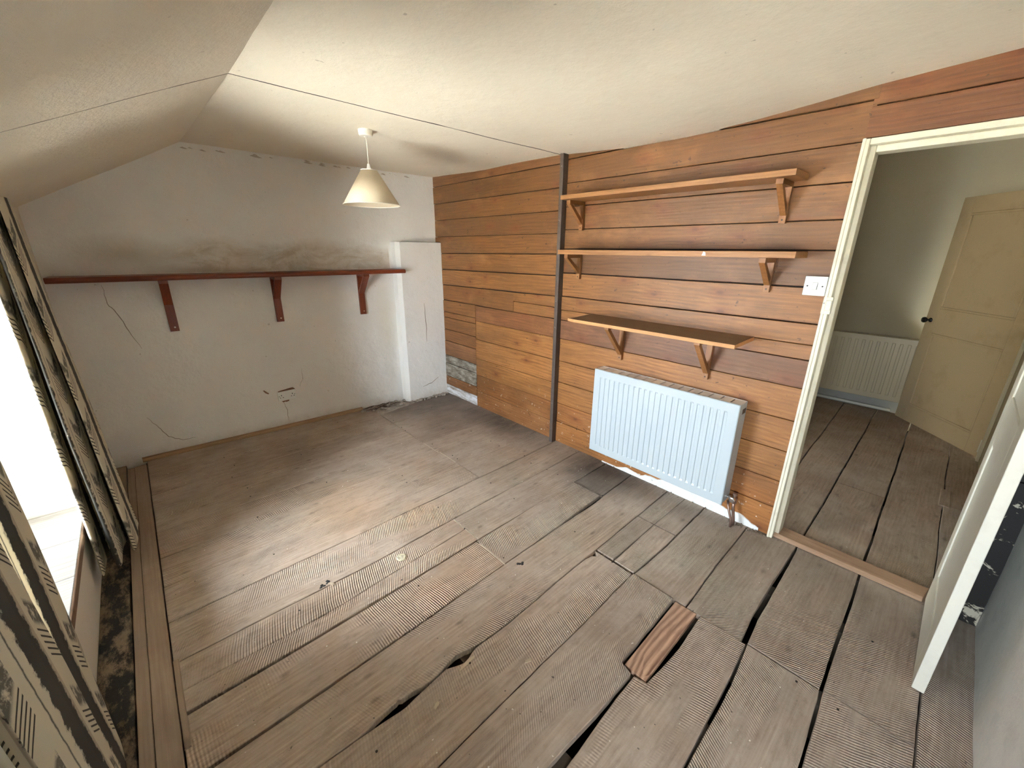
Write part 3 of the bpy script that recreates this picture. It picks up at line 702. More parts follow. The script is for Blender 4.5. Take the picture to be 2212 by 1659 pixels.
# ------------------------------------------------------------------ boarded wall on the right
DY0, DY1, DZ = -.264, .447, 2.003        # outside of the door frame
mb = MB()
mb.box(XW+.028, XW+.095, DY1-.02, 4.05, -.03, 2.9); mb.box(XW+.028, XW+.095, -.60, DY0+.0, -.03, 2.9); mb.box(XW+.028, XW+.095, DY0, DY1-.02, DZ-.02, 2.9)
wr = struct('wall_right', mb, M['dark'])
mb = MB(); mb.box(XW+.096, XW+.108, DY1-.02, 4.05, -.03, 2.9); mb.box(XW+.096, XW+.108, DY0, DY1-.02, DZ-.02, 2.9); mb.build('hall_side_plaster', M['hall'], wr)
def wplank(y0, y1, z0a, z0b, z1a, z1b, tint=(1, 1, 1), mat='pine', dx=None, gapw=.0021, name='wall_board'):
    """board from y0 (right) to y1 (left); lower edge z0a..z0b, upper edge z1a..z1b (at y0 .. y1)"""
    n = max(2, int((y1-y0)/.09)); vs = []; dx = random.uniform(-.0032, .0032) if dx is None else dx; sd = random.random()*40
    c = .0018
    for i in range(n+1):
        f = i/n; y = y0+(y1-y0)*f
        lo = z0a+(z0b-z0a)*f+gapw+.0012*noise.noise(Vector((y*6, z0a*9, 1))); hi = z1a+(z1b-z1a)*f-gapw+.0012*noise.noise(Vector((y*6, z1a*9, 1)))
        x = XW+dx+.0015*noise.noise(Vector((y*1.3, sd, 0)))
        yy = y+(.0008 if i == 0 else (-.0008 if i == n else 0))
        for xx, zz in ((XW+.025, lo), (x+c, lo), (x, lo+c), (x, hi-c), (x+c, hi), (XW+.025, hi)): vs.append((xx, yy, zz))
    fs = [(i*6+q, i*6+(q+1) % 6, (i+1)*6+(q+1) % 6, (i+1)*6+q) for i in range(n) for q in range(6)]+[tuple(range(6)), tuple(n*6+q for q in range(6))]
    mb = MB(); mb.add(vs, fs)
    return mb.build(name, M[mat], wr, origin=(XW, y0, (z0a+z1a)/2), color=tint)
def T(a, r=0, b=0): return (a*(1+r), a, a*(1+b))
LP0, LP1 = 2.09, 3.84
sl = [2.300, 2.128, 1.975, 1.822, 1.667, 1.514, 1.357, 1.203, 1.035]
tl = [T(.58, 0, .25), T(.50), T(.60), T(.50, 0, .05), T(.62), T(.86), T(.94), None]  # upper boards tinted darker, painting in the light's falloff up the wall
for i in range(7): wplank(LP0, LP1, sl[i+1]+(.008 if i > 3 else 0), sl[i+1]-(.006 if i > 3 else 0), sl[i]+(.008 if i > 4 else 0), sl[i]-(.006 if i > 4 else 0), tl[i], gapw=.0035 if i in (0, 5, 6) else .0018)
wplank(2.632, LP1, 1.033, 1.046, 1.203, 1.197, T(.80, .03)); wplank(LP0, 2.631, 1.124, 1.127, 1.212, 1.203, T(1.0)); wplank(LP0, 2.631, 1.037, 1.033, 1.124, 1.127, T(.96))
VJ = 3.172
for (a, b, tt, mt) in ((1.040, .915, T(.86), 'pine'), (.915, .857, T(.9), 'pine'), (.857, .729, T(.86, .05), 'pine'), (.729, .604, T(.74, .05), 'pine'), (.604, .444, T(.84, .0, .4), 'pine'),
                       (.444, .353, T(1), 'greyboard'), (.353, .21, T(1), 'greyboard'), (.21, .106, T(.8, 0, .3), 'pine'), (.106, .0, T(1), 'wornwhite')):
    wplank(VJ, LP1, b, b+(.006 if b > .3 else 0), a, a+(.006 if a > .3 and a < 1 else 0), tt, mt, gapw=.0022)
for (a, b, tt) in ((1.034, .886, T(.66, .12, .3)), (.886, .7055, T(1.22)), (.7055, .513, T(1.22)), (.513, .340, T(1.18)), (.340, .168, T(.80, .10)), (.168, .0, T(.92, .0, .25))):
    wplank(LP0, VJ-.001, b, b, a, a, tt, gapw=.0013)
# right of the post
RP0, RP1 = .432, 2.082
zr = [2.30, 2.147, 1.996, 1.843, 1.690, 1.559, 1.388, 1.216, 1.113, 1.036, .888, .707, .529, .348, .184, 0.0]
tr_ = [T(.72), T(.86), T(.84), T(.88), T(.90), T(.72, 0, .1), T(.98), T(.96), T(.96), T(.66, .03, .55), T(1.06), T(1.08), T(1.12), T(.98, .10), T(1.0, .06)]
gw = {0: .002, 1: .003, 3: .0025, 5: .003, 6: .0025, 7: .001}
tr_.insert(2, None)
k = 0; tints = [T(.46), T(.58), T(.55), T(.60), T(.64), T(.46, 0, .12), T(.86), T(.90), T(.96), T(.58, .03, .8), T(1.2), T(1.22), T(1.25), T(1.1, .10), T(1.15, .04)]  # board tones, darkened upwards to paint in the same light falloff
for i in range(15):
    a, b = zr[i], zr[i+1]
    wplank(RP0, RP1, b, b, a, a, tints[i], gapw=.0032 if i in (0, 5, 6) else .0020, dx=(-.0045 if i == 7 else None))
# bottom edge of old white paint and broken white plaster under the radiator
mb = MB(); vs = []; n = 60
for i in range(n+1):
    y = .50+1.10*i/n; h = .075*(1-abs(2*i/n-.75))+.030*noise.noise(Vector((y*9, 0, 3)))+.008*noise.noise(Vector((y*40, 0, 3)))+.012
    h = max(.006, h); vs += [(XW-.006, y, -.001), (XW-.006, y, h), (XW+.004, y, h+.004), (XW+.004, y, -.001)]
fs = [(i*4+q, i*4+(q+1) % 4, (i+1)*4+(q+1) % 4, (i+1)*4+q) for i in range(n) for q in range(4)]+[(0, 1, 2, 3), (n*4, n*4+1, n*4+2, n*4+3)]
mb.add(vs, fs); mb.build('old_paint_edge', M['near'], wr, color=(1, 1, 1))
# above the door and behind the open leaf
wplank(-.37, .448, 2.004, 2.004, 2.128, 2.126, T(.42, .22)); wplank(-.37, .448, 2.128, 2.126, 2.30, 2.30, T(.46, .2))
wplank(-.368, DY0-.001, .70, .70, 1.3, 1.3, mat='peel', dx=0); wplank(-.368, DY0-.001, .0, .0, .70, .70, mat='peel', dx=0); wplank(-.368, DY0-.001, 1.3, 1.3, 2.004, 2.004, mat='peel', dx=0)

# dark batten
mb = MB(); mb.box(2.370, XW+.002, 2.080, 2.112, 0, 2.19)
o = mb.build('wall_batten', M['black_post'], bevel=.003); tag(o, 'dark painted upright batten dividing the boarded wall from floor to ceiling', 'batten')
tbn = o
for z in (.12, .35, .62, .98, 1.18, 1.33, 1.75, 2.1):
    s_ = MB(); s_.lathe([(.0045, -.001), (.0045, .0012), (0, .002)], (0, 0, 0), 10, 'x'); q = s_.build('nail_head', M['chrome'], tbn, color=(1, 1, 1))
    q.location = (2.3695, 2.096, z); q.rotation_euler = (0, 0, PI)

# ------------------------------------------------------------------ door frame and door leaf
df = thing('door_frame', (XW+.04, .12, 0), None, None); df['kind'] = 'structure'
def fr_box(nm, x0, x1, y0, y1, z0, z1, mat='frame', bv=.003):
    mb = MB(); mb.box(x0, x1, y0, y1, z0, z1); return mb.build(nm, M[mat], df, bevel=bv)
for s in (1, -1):
    yo = DY1 if s > 0 else DY0-.0; a, b = (yo-.024, yo) if s > 0 else (yo, yo+.024)
    fr_box('jamb', XW-.016, XW+.115, a, b, 0, DZ)
    a2, b2 = (yo-.044, yo-.024) if s > 0 else (yo+.024, yo+.034)
    fr_box('door_stop', XW+(.022 if s > 0 else .050), XW+.10, min(a2, b2), max(a2, b2), 0, DZ-.024)
fr_box('bead', XW-.022, XW-.010, DY1-.010, DY1+.002, 0, DZ+.002)
fr_box('head', XW-.016, XW+.115, DY0, DY1-.0245, DZ-.024, DZ)
fr_box('head_stop', XW+.022, XW+.10, DY0+.03, DY1-.044, DZ-.050, DZ-.024)
# strike plate let into the frame below the switch
st_ = fr_box('strike_plate', XW-.021, XW-.010, DY1-.034, DY1+.004, 1.272, 1.352)
mb = MB(); mb.box(XW-.029, XW-.018, DY1-.032, DY1-.008, 1.290, 1.336); mb.build('keeper', M['frame'], st_, bevel=.003)
mb = MB(); mb.lathe([(.004, -.0015), (.004, .001), (0, .001)], (0, 0, 0), 10, 'x'); q = mb.build('screw', M['plastic_in'], st_); q.location = Vector((XW-.0225, DY1-.002, 1.322))-ptrans(st_)

# the leaf stands open into the room, square to the boarded wall
dl = thing('door_1', (2.46, -.22, 0), None, None); dl['kind'] = 'structure'
LX0, LX1, LY0, LY1 = 1.852, 2.462, -.240, -.205
def leaf_box(nm, x0, x1, y0, y1, z0, z1, mat='leaf', bv=.0025):
    mb = MB(); mb.box(x0, x1, y0, y1, z0, z1); return mb.build(nm, M[mat], dl, bevel=bv)
leaf_box('stile', LX0, LX0+.10, LY0, LY1, .006, 1.94); leaf_box('stile', LX1-.10, LX1, LY0, LY1, .006, 1.94)
for z0, z1 in ((.006, .20), (.84, 1.04), (1.83, 1.94)): leaf_box('rail', LX0+.1, LX1-.1, LY0, LY1, z0, z1)
for z0, z1 in ((.20, .84), (1.04, 1.83)): leaf_box('door_panel', LX0+.1, LX1-.1, LY0+.008, LY1-.005, z0, z1)
for z in (.30, 1.62): 
    if z > 1: mb = MB(); mb.tube([(LX1+.004, LY1+.004, z-.035), (LX1+.004, LY1+.004, z+.035)], .006, 8); mb.build('hinge', M['frame'], dl)

# ------------------------------------------------------------------ hall beyond the doorway
HX = 5.50
mb = MB(); mb.box(HX, HX+.1, -1.3, 2.4, -.3, 3.0); hb_ = struct('wall_back', mb, M['hall'])
mb = MB(); mb.box(2.53, 4.66, YN-.10, YN, -.3, 3.0); mb.box(4.66, 5.45, YN-.10, YN, 2.04, 3.0); mb.box(5.43, 5.6, YN-.10, YN, -.3, 3.0); mb.box(4.5, 5.6, YN-.9, YN-.8, -.3, 3.0); mb.box(4.5, 4.6, YN-.8, YN-.1, -.3, 3.0)
struct('wall_hall_right', mb, M['hall'])
mb = MB(); mb.box(2.50, 3.1, 2.30, 2.4, -.3, 3.0); mb.box(3.8, 5.6, 2.30, 2.4, -.3, 3.0); mb.box(3.1, 3.8, 2.30, 2.4, -.3, .95); mb.box(3.1, 3.8, 2.30, 2.4, 1.85, 3.0)
struct('wall_hall_left', mb, M['hall'])
mb = MB(); mb.box(2.40, 5.6, -1.3, 2.4, 2.70, 2.80); struct('hall_ceiling', mb, M['ceil'])
mb = MB(); mb.box(3.1, 3.14, 2.32, 2.38, .95, 1.85); mb.box(3.76, 3.8, 2.32, 2.38, .95, 1.85); mb.box(3.1, 3.8, 2.32, 2.38, .95, .99); mb.box(3.1, 3.8, 2.32, 2.38, 1.81, 1.85)
w2 = struct('window_3', mb, M['leaf'], bevel=.003)
mb = MB(); mb.box(3.14, 3.76, 2.348, 2.351, .99, 1.81); mb.build('pane', M['glass'], w2)
mb = MB(); mb.box(HX-.02, HX, .20, 2.3, 0, .115); struct('baseboard_hall', mb, plain('grey_skirting_paint', (.36, .36, .33), .5, var=.1), bevel=.003)
# hall door frame post and the dark slot under the skirting pipe
mb = MB(); mb.box(4.62, 4.70, YN-.02, YN+.016, 0, 2.06); mb.box(4.62, 5.45, YN-.02, YN+.014, 2.02, 2.09); struct('trim_1', mb, M['frame'], bevel=.004)
mb = MB(); mb.tube([(HX-.045, 1.5, .030), (HX-.045, .6, .028), (HX-.045, .32, .026), (HX-.030, .255, .024)], .016, 10)
o = mb.build('skirting_pipe', M['leaf'], smooth=True); tag(o, 'pale painted heating pipe lying along the foot of the hall wall', 'pipe')

def radiator(name, label, group, front_x, back_x, y0, y1, z0, z1, n, mat, gro_w, legs=False, tags=True):
    root = thing(name, (back_x, (y0+y1)/2, z0), label, 'radiator', group)
    # front panel: flat sheet with pressed vertical channels
    H = z1-z0; W_ = y1-y0; mg = .045; x = front_x; dep = .005
    pitch_ = (W_-2*mg)/n
    prof = [(y0+.004, 0)]
    for i in range(n):
        a = y0+mg+i*pitch_
        prof += [(a+pitch_*.30, 0), (a+pitch_*.38, dep), (a+pitch_*(.38+gro_w), dep), (a+pitch_*(.46+gro_w), 0)]
    prof.append((y1-.004, 0))
    zs = [z0+.004, z0+.050, z0+.060, z1-.060, z1-.050, z1-.004]; on = [0, 0, 1, 1, 0, 0]
    mb = MB()
    for zi, z in enumerate(zs):
        for (y, d) in prof: mb.v.append((x+d*on[zi], y, z))
    k = len(prof)
    for zi in range(5):
        for q in range(k-1): a = zi*k+q; mb.f.append((a, a+1, a+k+1, a+k))
    b = len(mb.v)
    # turned edges
    rimv = [(x, y0+.004, z0+.004), (x, y1-.004, z0+.004), (x, y1-.004, z1-.004), (x, y0+.004, z1-.004)]
    bk = [(x+.016, y0, z0), (x+.016, y1, z0), (x+.016, y1, z1), (x+.016, y0, z1)]
    mb.v += rimv+[(x+.004, p[1], p[2]) for p in bk]+bk
    for i in range(4):
        mb.f.append((b+i, b+(i+1) % 4, b+4+(i+1) % 4, b+4+i)); mb.f.append((b+4+i, b+4+(i+1) % 4, b+8+(i+1) % 4, b+8+i))
    mb.f.append((b+8, b+9, b+10, b+11))
    mb.build('front_panel', mat, root)
    mb = MB(); mb.box(back_x-.020, back_x-.008, y0+.01, y1-.01, z0+.01, z1-.012); mb.build('back_panel', mat, root, bevel=.004)
    # side covers
    for (a, b_) in ((y0, y0+.003), (y1-.003, y1)):
        mb = MB(); mb.box(x+.014, back_x-.006, a, b_, z0+.01, z1-.001); s_ = mb.build('side_cover', mat, root)
        mb = MB(); yy = y0-.0006 if a == y0 else y1; mb.box(x+.050, back_x-.016, yy, yy+.0008, z1-.065, z1-.035); mb.build('side_slot', M['rad_in'], s_)
    # top grille: bars with dark slots between
    nb_ = 16; 
    mb = MB(); mb.box(x+.016, back_x-.008, y0+.003, y1-.003, z1-.012, z1-.010); mb.build('top_tray', M['rad_in'], root)
    gr = MB(); w = (y1-y0)/nb_
    for i in range(nb_): gr.box(x+.018, back_x-.010, y0+i*w+.0042, y0+(i+1)*w-.0042, z1-.008, z1-.001)
    gr.box(x+.014, x+.022, y0+.002, y1-.002, z1-.009, z1); gr.box(back_x-.012, back_x-.008, y0+.002, y1-.002, z1-.009, z1)
    gr.build('top_grille', M['plastic'] if mat is M['rad'] else mat, root, bevel=.0006)
    # wall brackets
    for yy in (y0+.15, y1-.15):
        mb = MB(); mb.box(back_x-.009, back_x+.002, yy-.02, yy+.02, z0+.06, z1-.06); mb.build('wall_bracket', mat, root)
    return root
r1 = radiator('radiator', 'white panel radiator under the lowest pine shelf on the boarded wall', None, 2.293, XW-.012, .680, 1.641, .137, .762, 23, M['rad'], .36)
# the valve and its two bent pipes at the right-hand foot
vl = MB(); vy = .652
vl.lathe([(.011, -.03), (.011, .012), (.015, .014), (.015, .030), (.008, .034)], (2.375, vy+.02, .165), 12, 'y')
v = vl.build('valve', M['chrome'], r1, smooth=False)
b_ = MB(); b_.lathe([(.012, -.022), (.016, -.018), (.016, .010), (.009, .018), (.009, .03), (.013, .032), (.013, .044), (0, .046)], (2.372, vy-.012, .16), 12, 'z'); b_.build('valve_body', M['copper'], v)
b_ = MB(); b_.lathe([(.010, -.012), (.018, -.010), (.018, .010), (.010, .012)], (2.352, vy-.006, .168), 6, 'x'); b_.build('lock_nut', M['chrome'], v)
p_ = MB(); p_.tube([(2.372, vy-.012, .15), (2.371, vy-.014, .11), (2.369, vy-.022, .07), (2.366, vy-.030, .035), (2.365, vy-.032, -.02)], .0085, 10); p_.build('pipe', M['copper'], r1, smooth=True)
p_ = MB(); p_.tube([(2.355, vy+.015, .150), (2.345, vy+.005, .12), (2.338, vy-.010, .085), (2.336, vy-.026, .045), (2.336, vy-.030, -.02)], .007, 10); p_.build('pipe', M['copper'], r1, smooth=True)
r2_ = radiator('hall_radiator', 'cream panel radiator on the grey hall wall seen through the doorway', None, 5.39, 5.492, .12, 1.35, .135, .765, 20, M['hall_rad'], .30)

# hall door, standing open against the hall
hd = thing('door_2', (4.697, -.355, 0), None, None); hd['kind'] = 'structure'
ex = Vector((5.400-4.697, .213+.355, 0)); LW = ex.length*.985; ang = math.atan2(ex.y, ex.x)
def hbox(nm, u0, u1, w0, w1, z0, z1, mat='hall_door', bv=.003, par=None):
    mb = MB(); mb.box(u0, u1, w0, w1, z0, z1)
    o = mb.build(nm, M[mat], None, bevel=bv); o.parent = par or hd; return o
# local frame: u runs from the hinge to the lock edge, w is the face side
hbox('stile', 0, .115, -.03, 0, .008, 2.0); hbox('stile', LW-.11, LW, -.03, 0, .008, 2.0)
for z0, z1 in ((.008, .165), (.86, 1.08), (1.87, 2.0)): hbox('rail', .115, LW-.11, -.03, 0, z0, z1)
for z0, z1 in ((.165, .86), (1.08, 1.87)):
    hbox('door_panel', .115, LW-.11, -.024, -.008, z0, z1)
    for (a, b, c_, d_) in ((.115, LW-.11, z0, z0+.018), (.115, LW-.11, z1-.018, z1), (.115, .133, z0+.018, z1-.018), (LW-.128, LW-.11, z0+.018, z1-.018)):
        hbox('panel_moulding', a, b, -.010, .002, c_, d_, bv=.004)
mb = MB(); mb.lathe([(.020, 0), (.020, .004), (.009, .008), (.008, .03), (.020, .038), (.026, .050), (.023, .062), (0, .068)], (0, 0, 0), 20, 'y')
kn = mb.build('door_knob', M['knob'], None, smooth=True); kn.parent = hd; kn.location = (LW-.055, 0, .97); 
hd.rotation_euler = (0, 0, ang)
mb = MB(); mb.box(-.02, .012, -.034, .006, .05, .16); o = mb.build('hinge', M['leaf'], None, bevel=.003); o.parent = hd

# ------------------------------------------------------------------ shelves
def far_shelf():
    yb = yfar(.8)
    root = thing('wall_shelf', (.8, yb, 1.33), 'long red-brown stained shelf on three brackets across the white far wall', 'shelf')
    a = math.atan2(-.0445, 1); L0, L1 = -1.168, 1.168
    def loc(nm, mb, mat, bv=.002, par=None, sm=False):
        o = mb.build(nm, M[mat], None, bevel=bv, smooth=sm); o.parent = par or root; return o
    mb = MB()
    # rounded front nosing
    D = .205; t_ = .036
    prof = [(-.004, 0), (-.004, t_)]+[(-D+.016-.016*math.sin(q), t_/2+t_/2*math.cos(q)) for q in [PI*i/8 for i in range(9)]]
    mb.prism([(L0, y, z) for y, z in prof], (L1-L0, 0, 0)); loc('shelf_board', mb, 'stain_x', 0)
    for xc in (-.620, .085, .795):
        mb = MB(); mb.box(xc-.027, xc+.027, -.025, -.003, -.375, 0); b = loc('bracket', mb, 'stain_z')
        mb = MB(); mb.box(xc-.026, xc+.026, -.185, -.022, -.022, 0); loc('bracket_arm', mb, 'stain_x', .002, b)
        mb = MB(); mb.prism([(xc-.026, -.022, -.185), (xc-.026, -.022, -.150), (xc-.026, -.152, -.022), (xc-.026, -.183, -.022)], (.052, 0, 0)); loc('bracket_brace', mb, 'stain_z', .002, b)
        for z, y in ((-.345, -.0262), (-.158, -.040)):
            mb = MB(); mb.lathe([(.0055, 0), (.0055, -.0018), (0, -.002)], (xc+.004, y, z), 12, 'y'); loc('screw', mb, 'screw', 0, b)
    root.rotation_euler = (0, 0, a); return root
far_shelf()
def wood_shelf(name, label, y0, y1, zt, th_, depth, br, blen, drop=0, tint=1.0, darktop=False, bw=.030, cut=False):
    root = thing(name, (XW, (y0+y1)/2, zt), label, 'shelf')
    mb = MB(); xf = XW-depth
    if cut: pts = [(XW-.003, y0+.0, zt), (XW-.003, y1-.015, zt), (xf+.05, y1-.005, zt-drop*.8), (xf+.012, y1+.012, zt-drop), (xf, y1-.045, zt-drop), (xf, y0+.005, zt-drop)]
    else: pts = [(XW-.003, y0, zt), (XW-.003, y1, zt), (xf, y1, zt-drop), (xf, y0, zt-drop)]
    mb.prism(pts, (0, 0, -th_))
    mb.build('shelf_board', M['pine_y'] if not darktop else M['shelf_top'], root, bevel=.0015, origin=(XW, y0, zt), color=(tint, tint, tint))
    zb = zt-th_-drop*.3
    for yc in br:
        mb = MB(); mb.box(XW-.022, XW-.001, yc-bw/2, yc+bw/2, zb-blen, zb-.002); b = mb.build('bracket', M['pine_z'], root, bevel=.001, origin=(XW, yc, zb), color=(tint,)*3)
        al = depth*.80
        mb = MB(); mb.prism([(XW-.022, yc-bw/2, zb-.024), (XW-.022, yc-bw/2, zb-.002), (XW-al, yc-bw/2, zb-.002-drop*.6), (XW-al, yc-bw/2, zb-.024-drop*.6)], (0, bw, 0)); mb.build('bracket_arm', M['pine_z'], b, origin=(XW, yc, zb), color=(tint*.9,)*3)
        zl = zb-blen+.035
        mb = MB(); mb.prism([(XW-.022, yc-bw/2+.002, zl), (XW-.022, yc-bw/2+.002, zl+.034), (XW-al+.030, yc-bw/2+.002, zb-.024-drop*.6), (XW-al, yc-bw/2+.002, zb-.024-drop*.6)], (0, bw-.004, 0))
        mb.build('bracket_brace', M['pine_z'], b, origin=(XW, yc, zb), color=(tint*.95,)*3)
        mb = MB(); mb.lathe([(.004, 0), (.004, -.0012), (0, -.0012)], (XW-.0225, yc, zb-blen+.016), 10, 'x'); mb.build('screw_hole', M['hole'], b)
    return root
t = NT('shelf_board_dusty_top'); nrm = t.sep(t.n('ShaderNodeNewGeometry').outputs['Normal'])[2]
p = t.obj(); g_ = t.noise(t.vmath('MULTIPLY', p, (40, 2, 40)), 1.0, 4, .6)
c1 = t.mix(g_, (.34, .15, .05), (.60, .32, .13)); c2 = t.mix(t.noise(t.vmath('MULTIPLY', p, (14, 1.6, 8)), 1.0, 5, .7), (.13, .075, .04), (.25, .165, .10))
t.base(t.mix(t.ramp(nrm, [(.5, 0.0), (.7, 1.0)]), c1, c2), .6); t.bump(g_, .3, .002); M['shelf_top'] = t.m
wood_shelf('wall_shelf', 'top pine shelf of three on the boarded wall, nearest the ceiling', .62, 1.962, 1.893, .027, .200, (1.925, .690), .185, tint=.66)
s2 = wood_shelf('wall_shelf', 'middle pine shelf on the boarded wall with a white chip on its front edge', .557, 1.967, 1.552, .029, .200, (1.925, .700), .170, tint=.70)
mb = MB(); mb.prism([(2.2185, .975, 1.529), (2.2185, .955, 1.529), (2.2185, .958, 1.544), (2.2185, .968, 1.549)], (.003, 0, 0)); mb.build('paint_chip', M['plastic'], s2)
wood_shelf('wall_shelf', 'deep lowest pine shelf with a dusty brown top just above the radiator', .715, 1.800, 1.117, .021, .255, (1.520, .930), .262, drop=.010, tint=.80, darktop=True, bw=.032, cut=True)

# ------------------------------------------------------------------ switch and socket
ls = thing('light_switch', (XW, .495, 1.397), 'square white light switch on the boarded wall beside the door frame', 'switch')
mb = MB(); mb.box(XW-.016, XW, .452, .540, 1.354, 1.441); mb.build('back_box', M['plastic'], ls, bevel=.003)
mb = MB(); mb.box(XW-.022, XW-.016, .451, .541, 1.353, 1.442); mb.build('face_plate', M['plastic'], ls, bevel=.0025)
mb = MB(); mb.box(XW-.0225, XW-.021, .4855, .5065, 1.380, 1.414); mb.build('rocker_surround', M['plastic_in'], ls)
mb = MB(); mb.prism([(XW-.0225, .487, 1.3815), (XW-.029, .487, 1.3815), (XW-.024, .487, 1.4125), (XW-.0225, .487, 1.4125)], (0, .018, 0)); mb.build('rocker', M['plastic'], ls, bevel=.001)
for yy in (.466, .526):
    mb = MB(); mb.lathe([(.0035, 0), (.0035, -.0012), (0, -.0012)], (XW-.022, yy, 1.397), 12, 'x'); mb.build('screw', M['hole'], ls)
so = thing('wall_socket', (.835, yfar(.835)-.006, .300), 'white double power socket in broken plaster low on the far wall', 'socket')
def sbox(nm, x0, x1, y0, y1, z0, z1, mat='plastic', bv=.0015, par=None):
    mb = MB(); mb.box(x0, x1, y0, y1, z0, z1); o = mb.build(nm, M[mat], None, bevel=bv); o.parent = par or so; return o
sbox('face_plate', -.073, .073, -.011, 0, -.043, .043, bv=.003)
for s in (-1, 1):
    cx = s*.044
    sbox('pin_hole', cx-.003, cx+.003, -.0125, -.0105, .004, .014, 'hole', 0)
    for d in (-.011, .011): sbox('pin_hole', cx+d-.004, cx+d+.004, -.0125, -.0105, -.014, -.009, 'hole', 0)
    sbox('rocker', s*.012-.007, s*.012+.007, -.0145, -.011, .010, .030, 'plastic', .001)
for cx in (-.062, .062):
    mb = MB(); mb.lathe([(.0032, 0), (.0032, -.0012), (0, -.0012)], (cx, -.011, .002), 10, 'y'); o = mb.build('screw', M['hole'], None); o.parent = so
so.rotation_euler = (0, math.radians(-1.5), -.0445)
def chunk(pts, off=.004, th_=.006, mat='brick', nm='plaster_break'):
    mb = MB(); mb.prism([(x, yfar(x)-off, z) for x, z in pts], (0, th_, 0)); return mb.build(nm, M[mat], wf)
chunk([(.770, .344), (.800, .349), (.830, .352), (.868, .358), (.893, .360), (.905, .350), (.908, .340), (.78, .338)], .009, .02)
chunk([(.782, .258), (.80, .240), (.812, .244), (.825, .240), (.845, .244), (.850, .262), (.79, .262)], .009, .02)
chunk([(.662, .374), (.672, .376), (.690, .355), (.702, .344), (.694, .340), (.676, .352)], .009, .02)
def fcrack(pts, r=.002):
    q, rr = crack(pts, r*.6); mb = MB(); mb.tube([(x, yfar(x)-.004, z) for x, z in q], rr, 4); mb.build('crack', plain_crack, wf)
plain_crack = plain('crack_shadow_dust', (.22, .18, .14), .95)
fcrack([(-.14, 1.30), (-.14, 1.18), (-.105, 1.12), (-.07, .98), (-.03, .85)], .003)
fcrack([(-.11, .33), (-.06, .24), (-.02, .15), (.06, .10), (.14, .095)], .003)
fcrack([(.80, .24), (.82, .16), (.815, .06)], .0025)
fcrack([(.95, .36), (.98, .42), (.99, .52)], .0018)
def pcrack(pts, r):
    q, rr = crack(pts, r); mb = MB(); mb.tube([(x, 3.7285, z) for x, z in q], rr, 4); mb.build('crack', plain_crack, wf)
pcrack([(2.19, 1.02), (2.20, .80), (2.195, .62)], .003); pcrack([(2.12, .14), (2.22, .155), (2.33, .215)], .003)
# torn plaster edge along the ceiling joint of the far wall
tb = MB()
for i in range(26):
    x = .47+random.random()*1.75; s_ = random.uniform(.012, .035); z = lerp(Z0, 3.88)-random.uniform(.01, .03)-(.01 if x > 1.4 else 0)
    tb.prism([(x-s_, yfar(x)-.006, z), (x-s_*.3, yfar(x)-.006, z+s_*.28), (x+s_, yfar(x)-.006, z-.004), (x+s_*.2, yfar(x)-.007, z-s_*.22)], (0, .02, 0))
piece(tb.build('torn_plaster_edge', plain('torn_plaster', (.50, .46, .40), .95, var=.4), wf), 'stuff')
# quarter bead along the foot of the far wall
mb = MB(); n = 30; vs = []
for i in range(n+1):
    x = -.20+1.68*i/n; y = yfar(x)-.010; w = .026+.010*noise.noise(Vector((x*7, 1, 1)))
    vs += [(x, y, 0), (x, y, .030), (x, y-w*.6, .024), (x, y-w, .008), (x, y-w, -.002)]
fs = [(i*5+q, i*5+(q+1) % 5, (i+1)*5+(q+1) % 5, (i+1)*5+q) for i in range(n) for q in range(5)]+[(0, 1, 2, 3, 4), tuple(n*5+q for q in range(5))]
mb.add(vs, fs); struct('baseboard_far', mb, wood('thin_skirting_bead', (.22, .13, .07), (.42, .27, .15), 'x', .1, 0), smooth=False)

# rubble and torn lath in the broken corner by the pier
def bed(x, y): return -.010+.012*noise.noise(Vector((x*11, y*11, 3)))+.008*noise.noise(Vector((x*34, y*34, 3)))
mb = MB(); nx, ny = 44, 14
for i in range(nx+1):
    for k in range(ny+1):
        x = 1.558+.87*i/nx; y0_ = lerp([(1.55, 3.57), (2.42, 3.73)], x); y = y0_+(3.88-y0_)*k/ny; mb.v.append((x, y, bed(x, y)))
for i in range(nx):
    for k in range(ny): a = i*(ny+1)+k; mb.f.append((a, a+ny+1, a+ny+2, a+1))
o = mb.build('mortar_bed', M['rubble'], floor, smooth=False); piece(o, 'stuff')
rb = MB()
def rock(c, s, sq=.6):
    bm = bmesh.new(); bmesh.ops.create_icosphere(bm, subdivisions=1, radius=1)
    sd = random.random()*99
    vs = []
    for v_ in bm.verts:
        k_ = 1+.45*noise.noise(v_.co*1.7+Vector((sd, 0, 0))); vs.append((c[0]+v_.co.x*s*k_, c[1]+v_.co.y*s*k_*.8, c[2]+v_.co.z*s*k_*sq))
    fs = [tuple(v_.index for v_ in f.verts) for f in bm.faces]; bm.free(); rb.add(vs, fs)
for i in range(70):
    x = random.uniform(1.45, 1.98); y = yfar(x)-random.uniform(.0, .17)*(.4+.6*random.random()); rock((x, y, .006), random.uniform(.008, .026))
for i in range(60):
    x = random.uniform(1.95, 2.41); rock((x, 3.725-random.uniform(.0, .055), .006), random.uniform(.006, .020))
rub = o = rb.build('rubble', M['rubble']); tag(o, 'heap of broken lime mortar on the floor at the foot of the white pier', 'rubble', kind='stuff')
tw = MB()
for i in range(9):
    x = random.uniform(1.42, 1.85); y = yfar(x)-random.uniform(.03, .13)
    tw.tube([(x-.07, y, .012), (x-.03, y-.02, .028), (x+.02, y+.01, .022), (x+.07, y-.006, .012)], [.002, .004, .004, .002], 5)
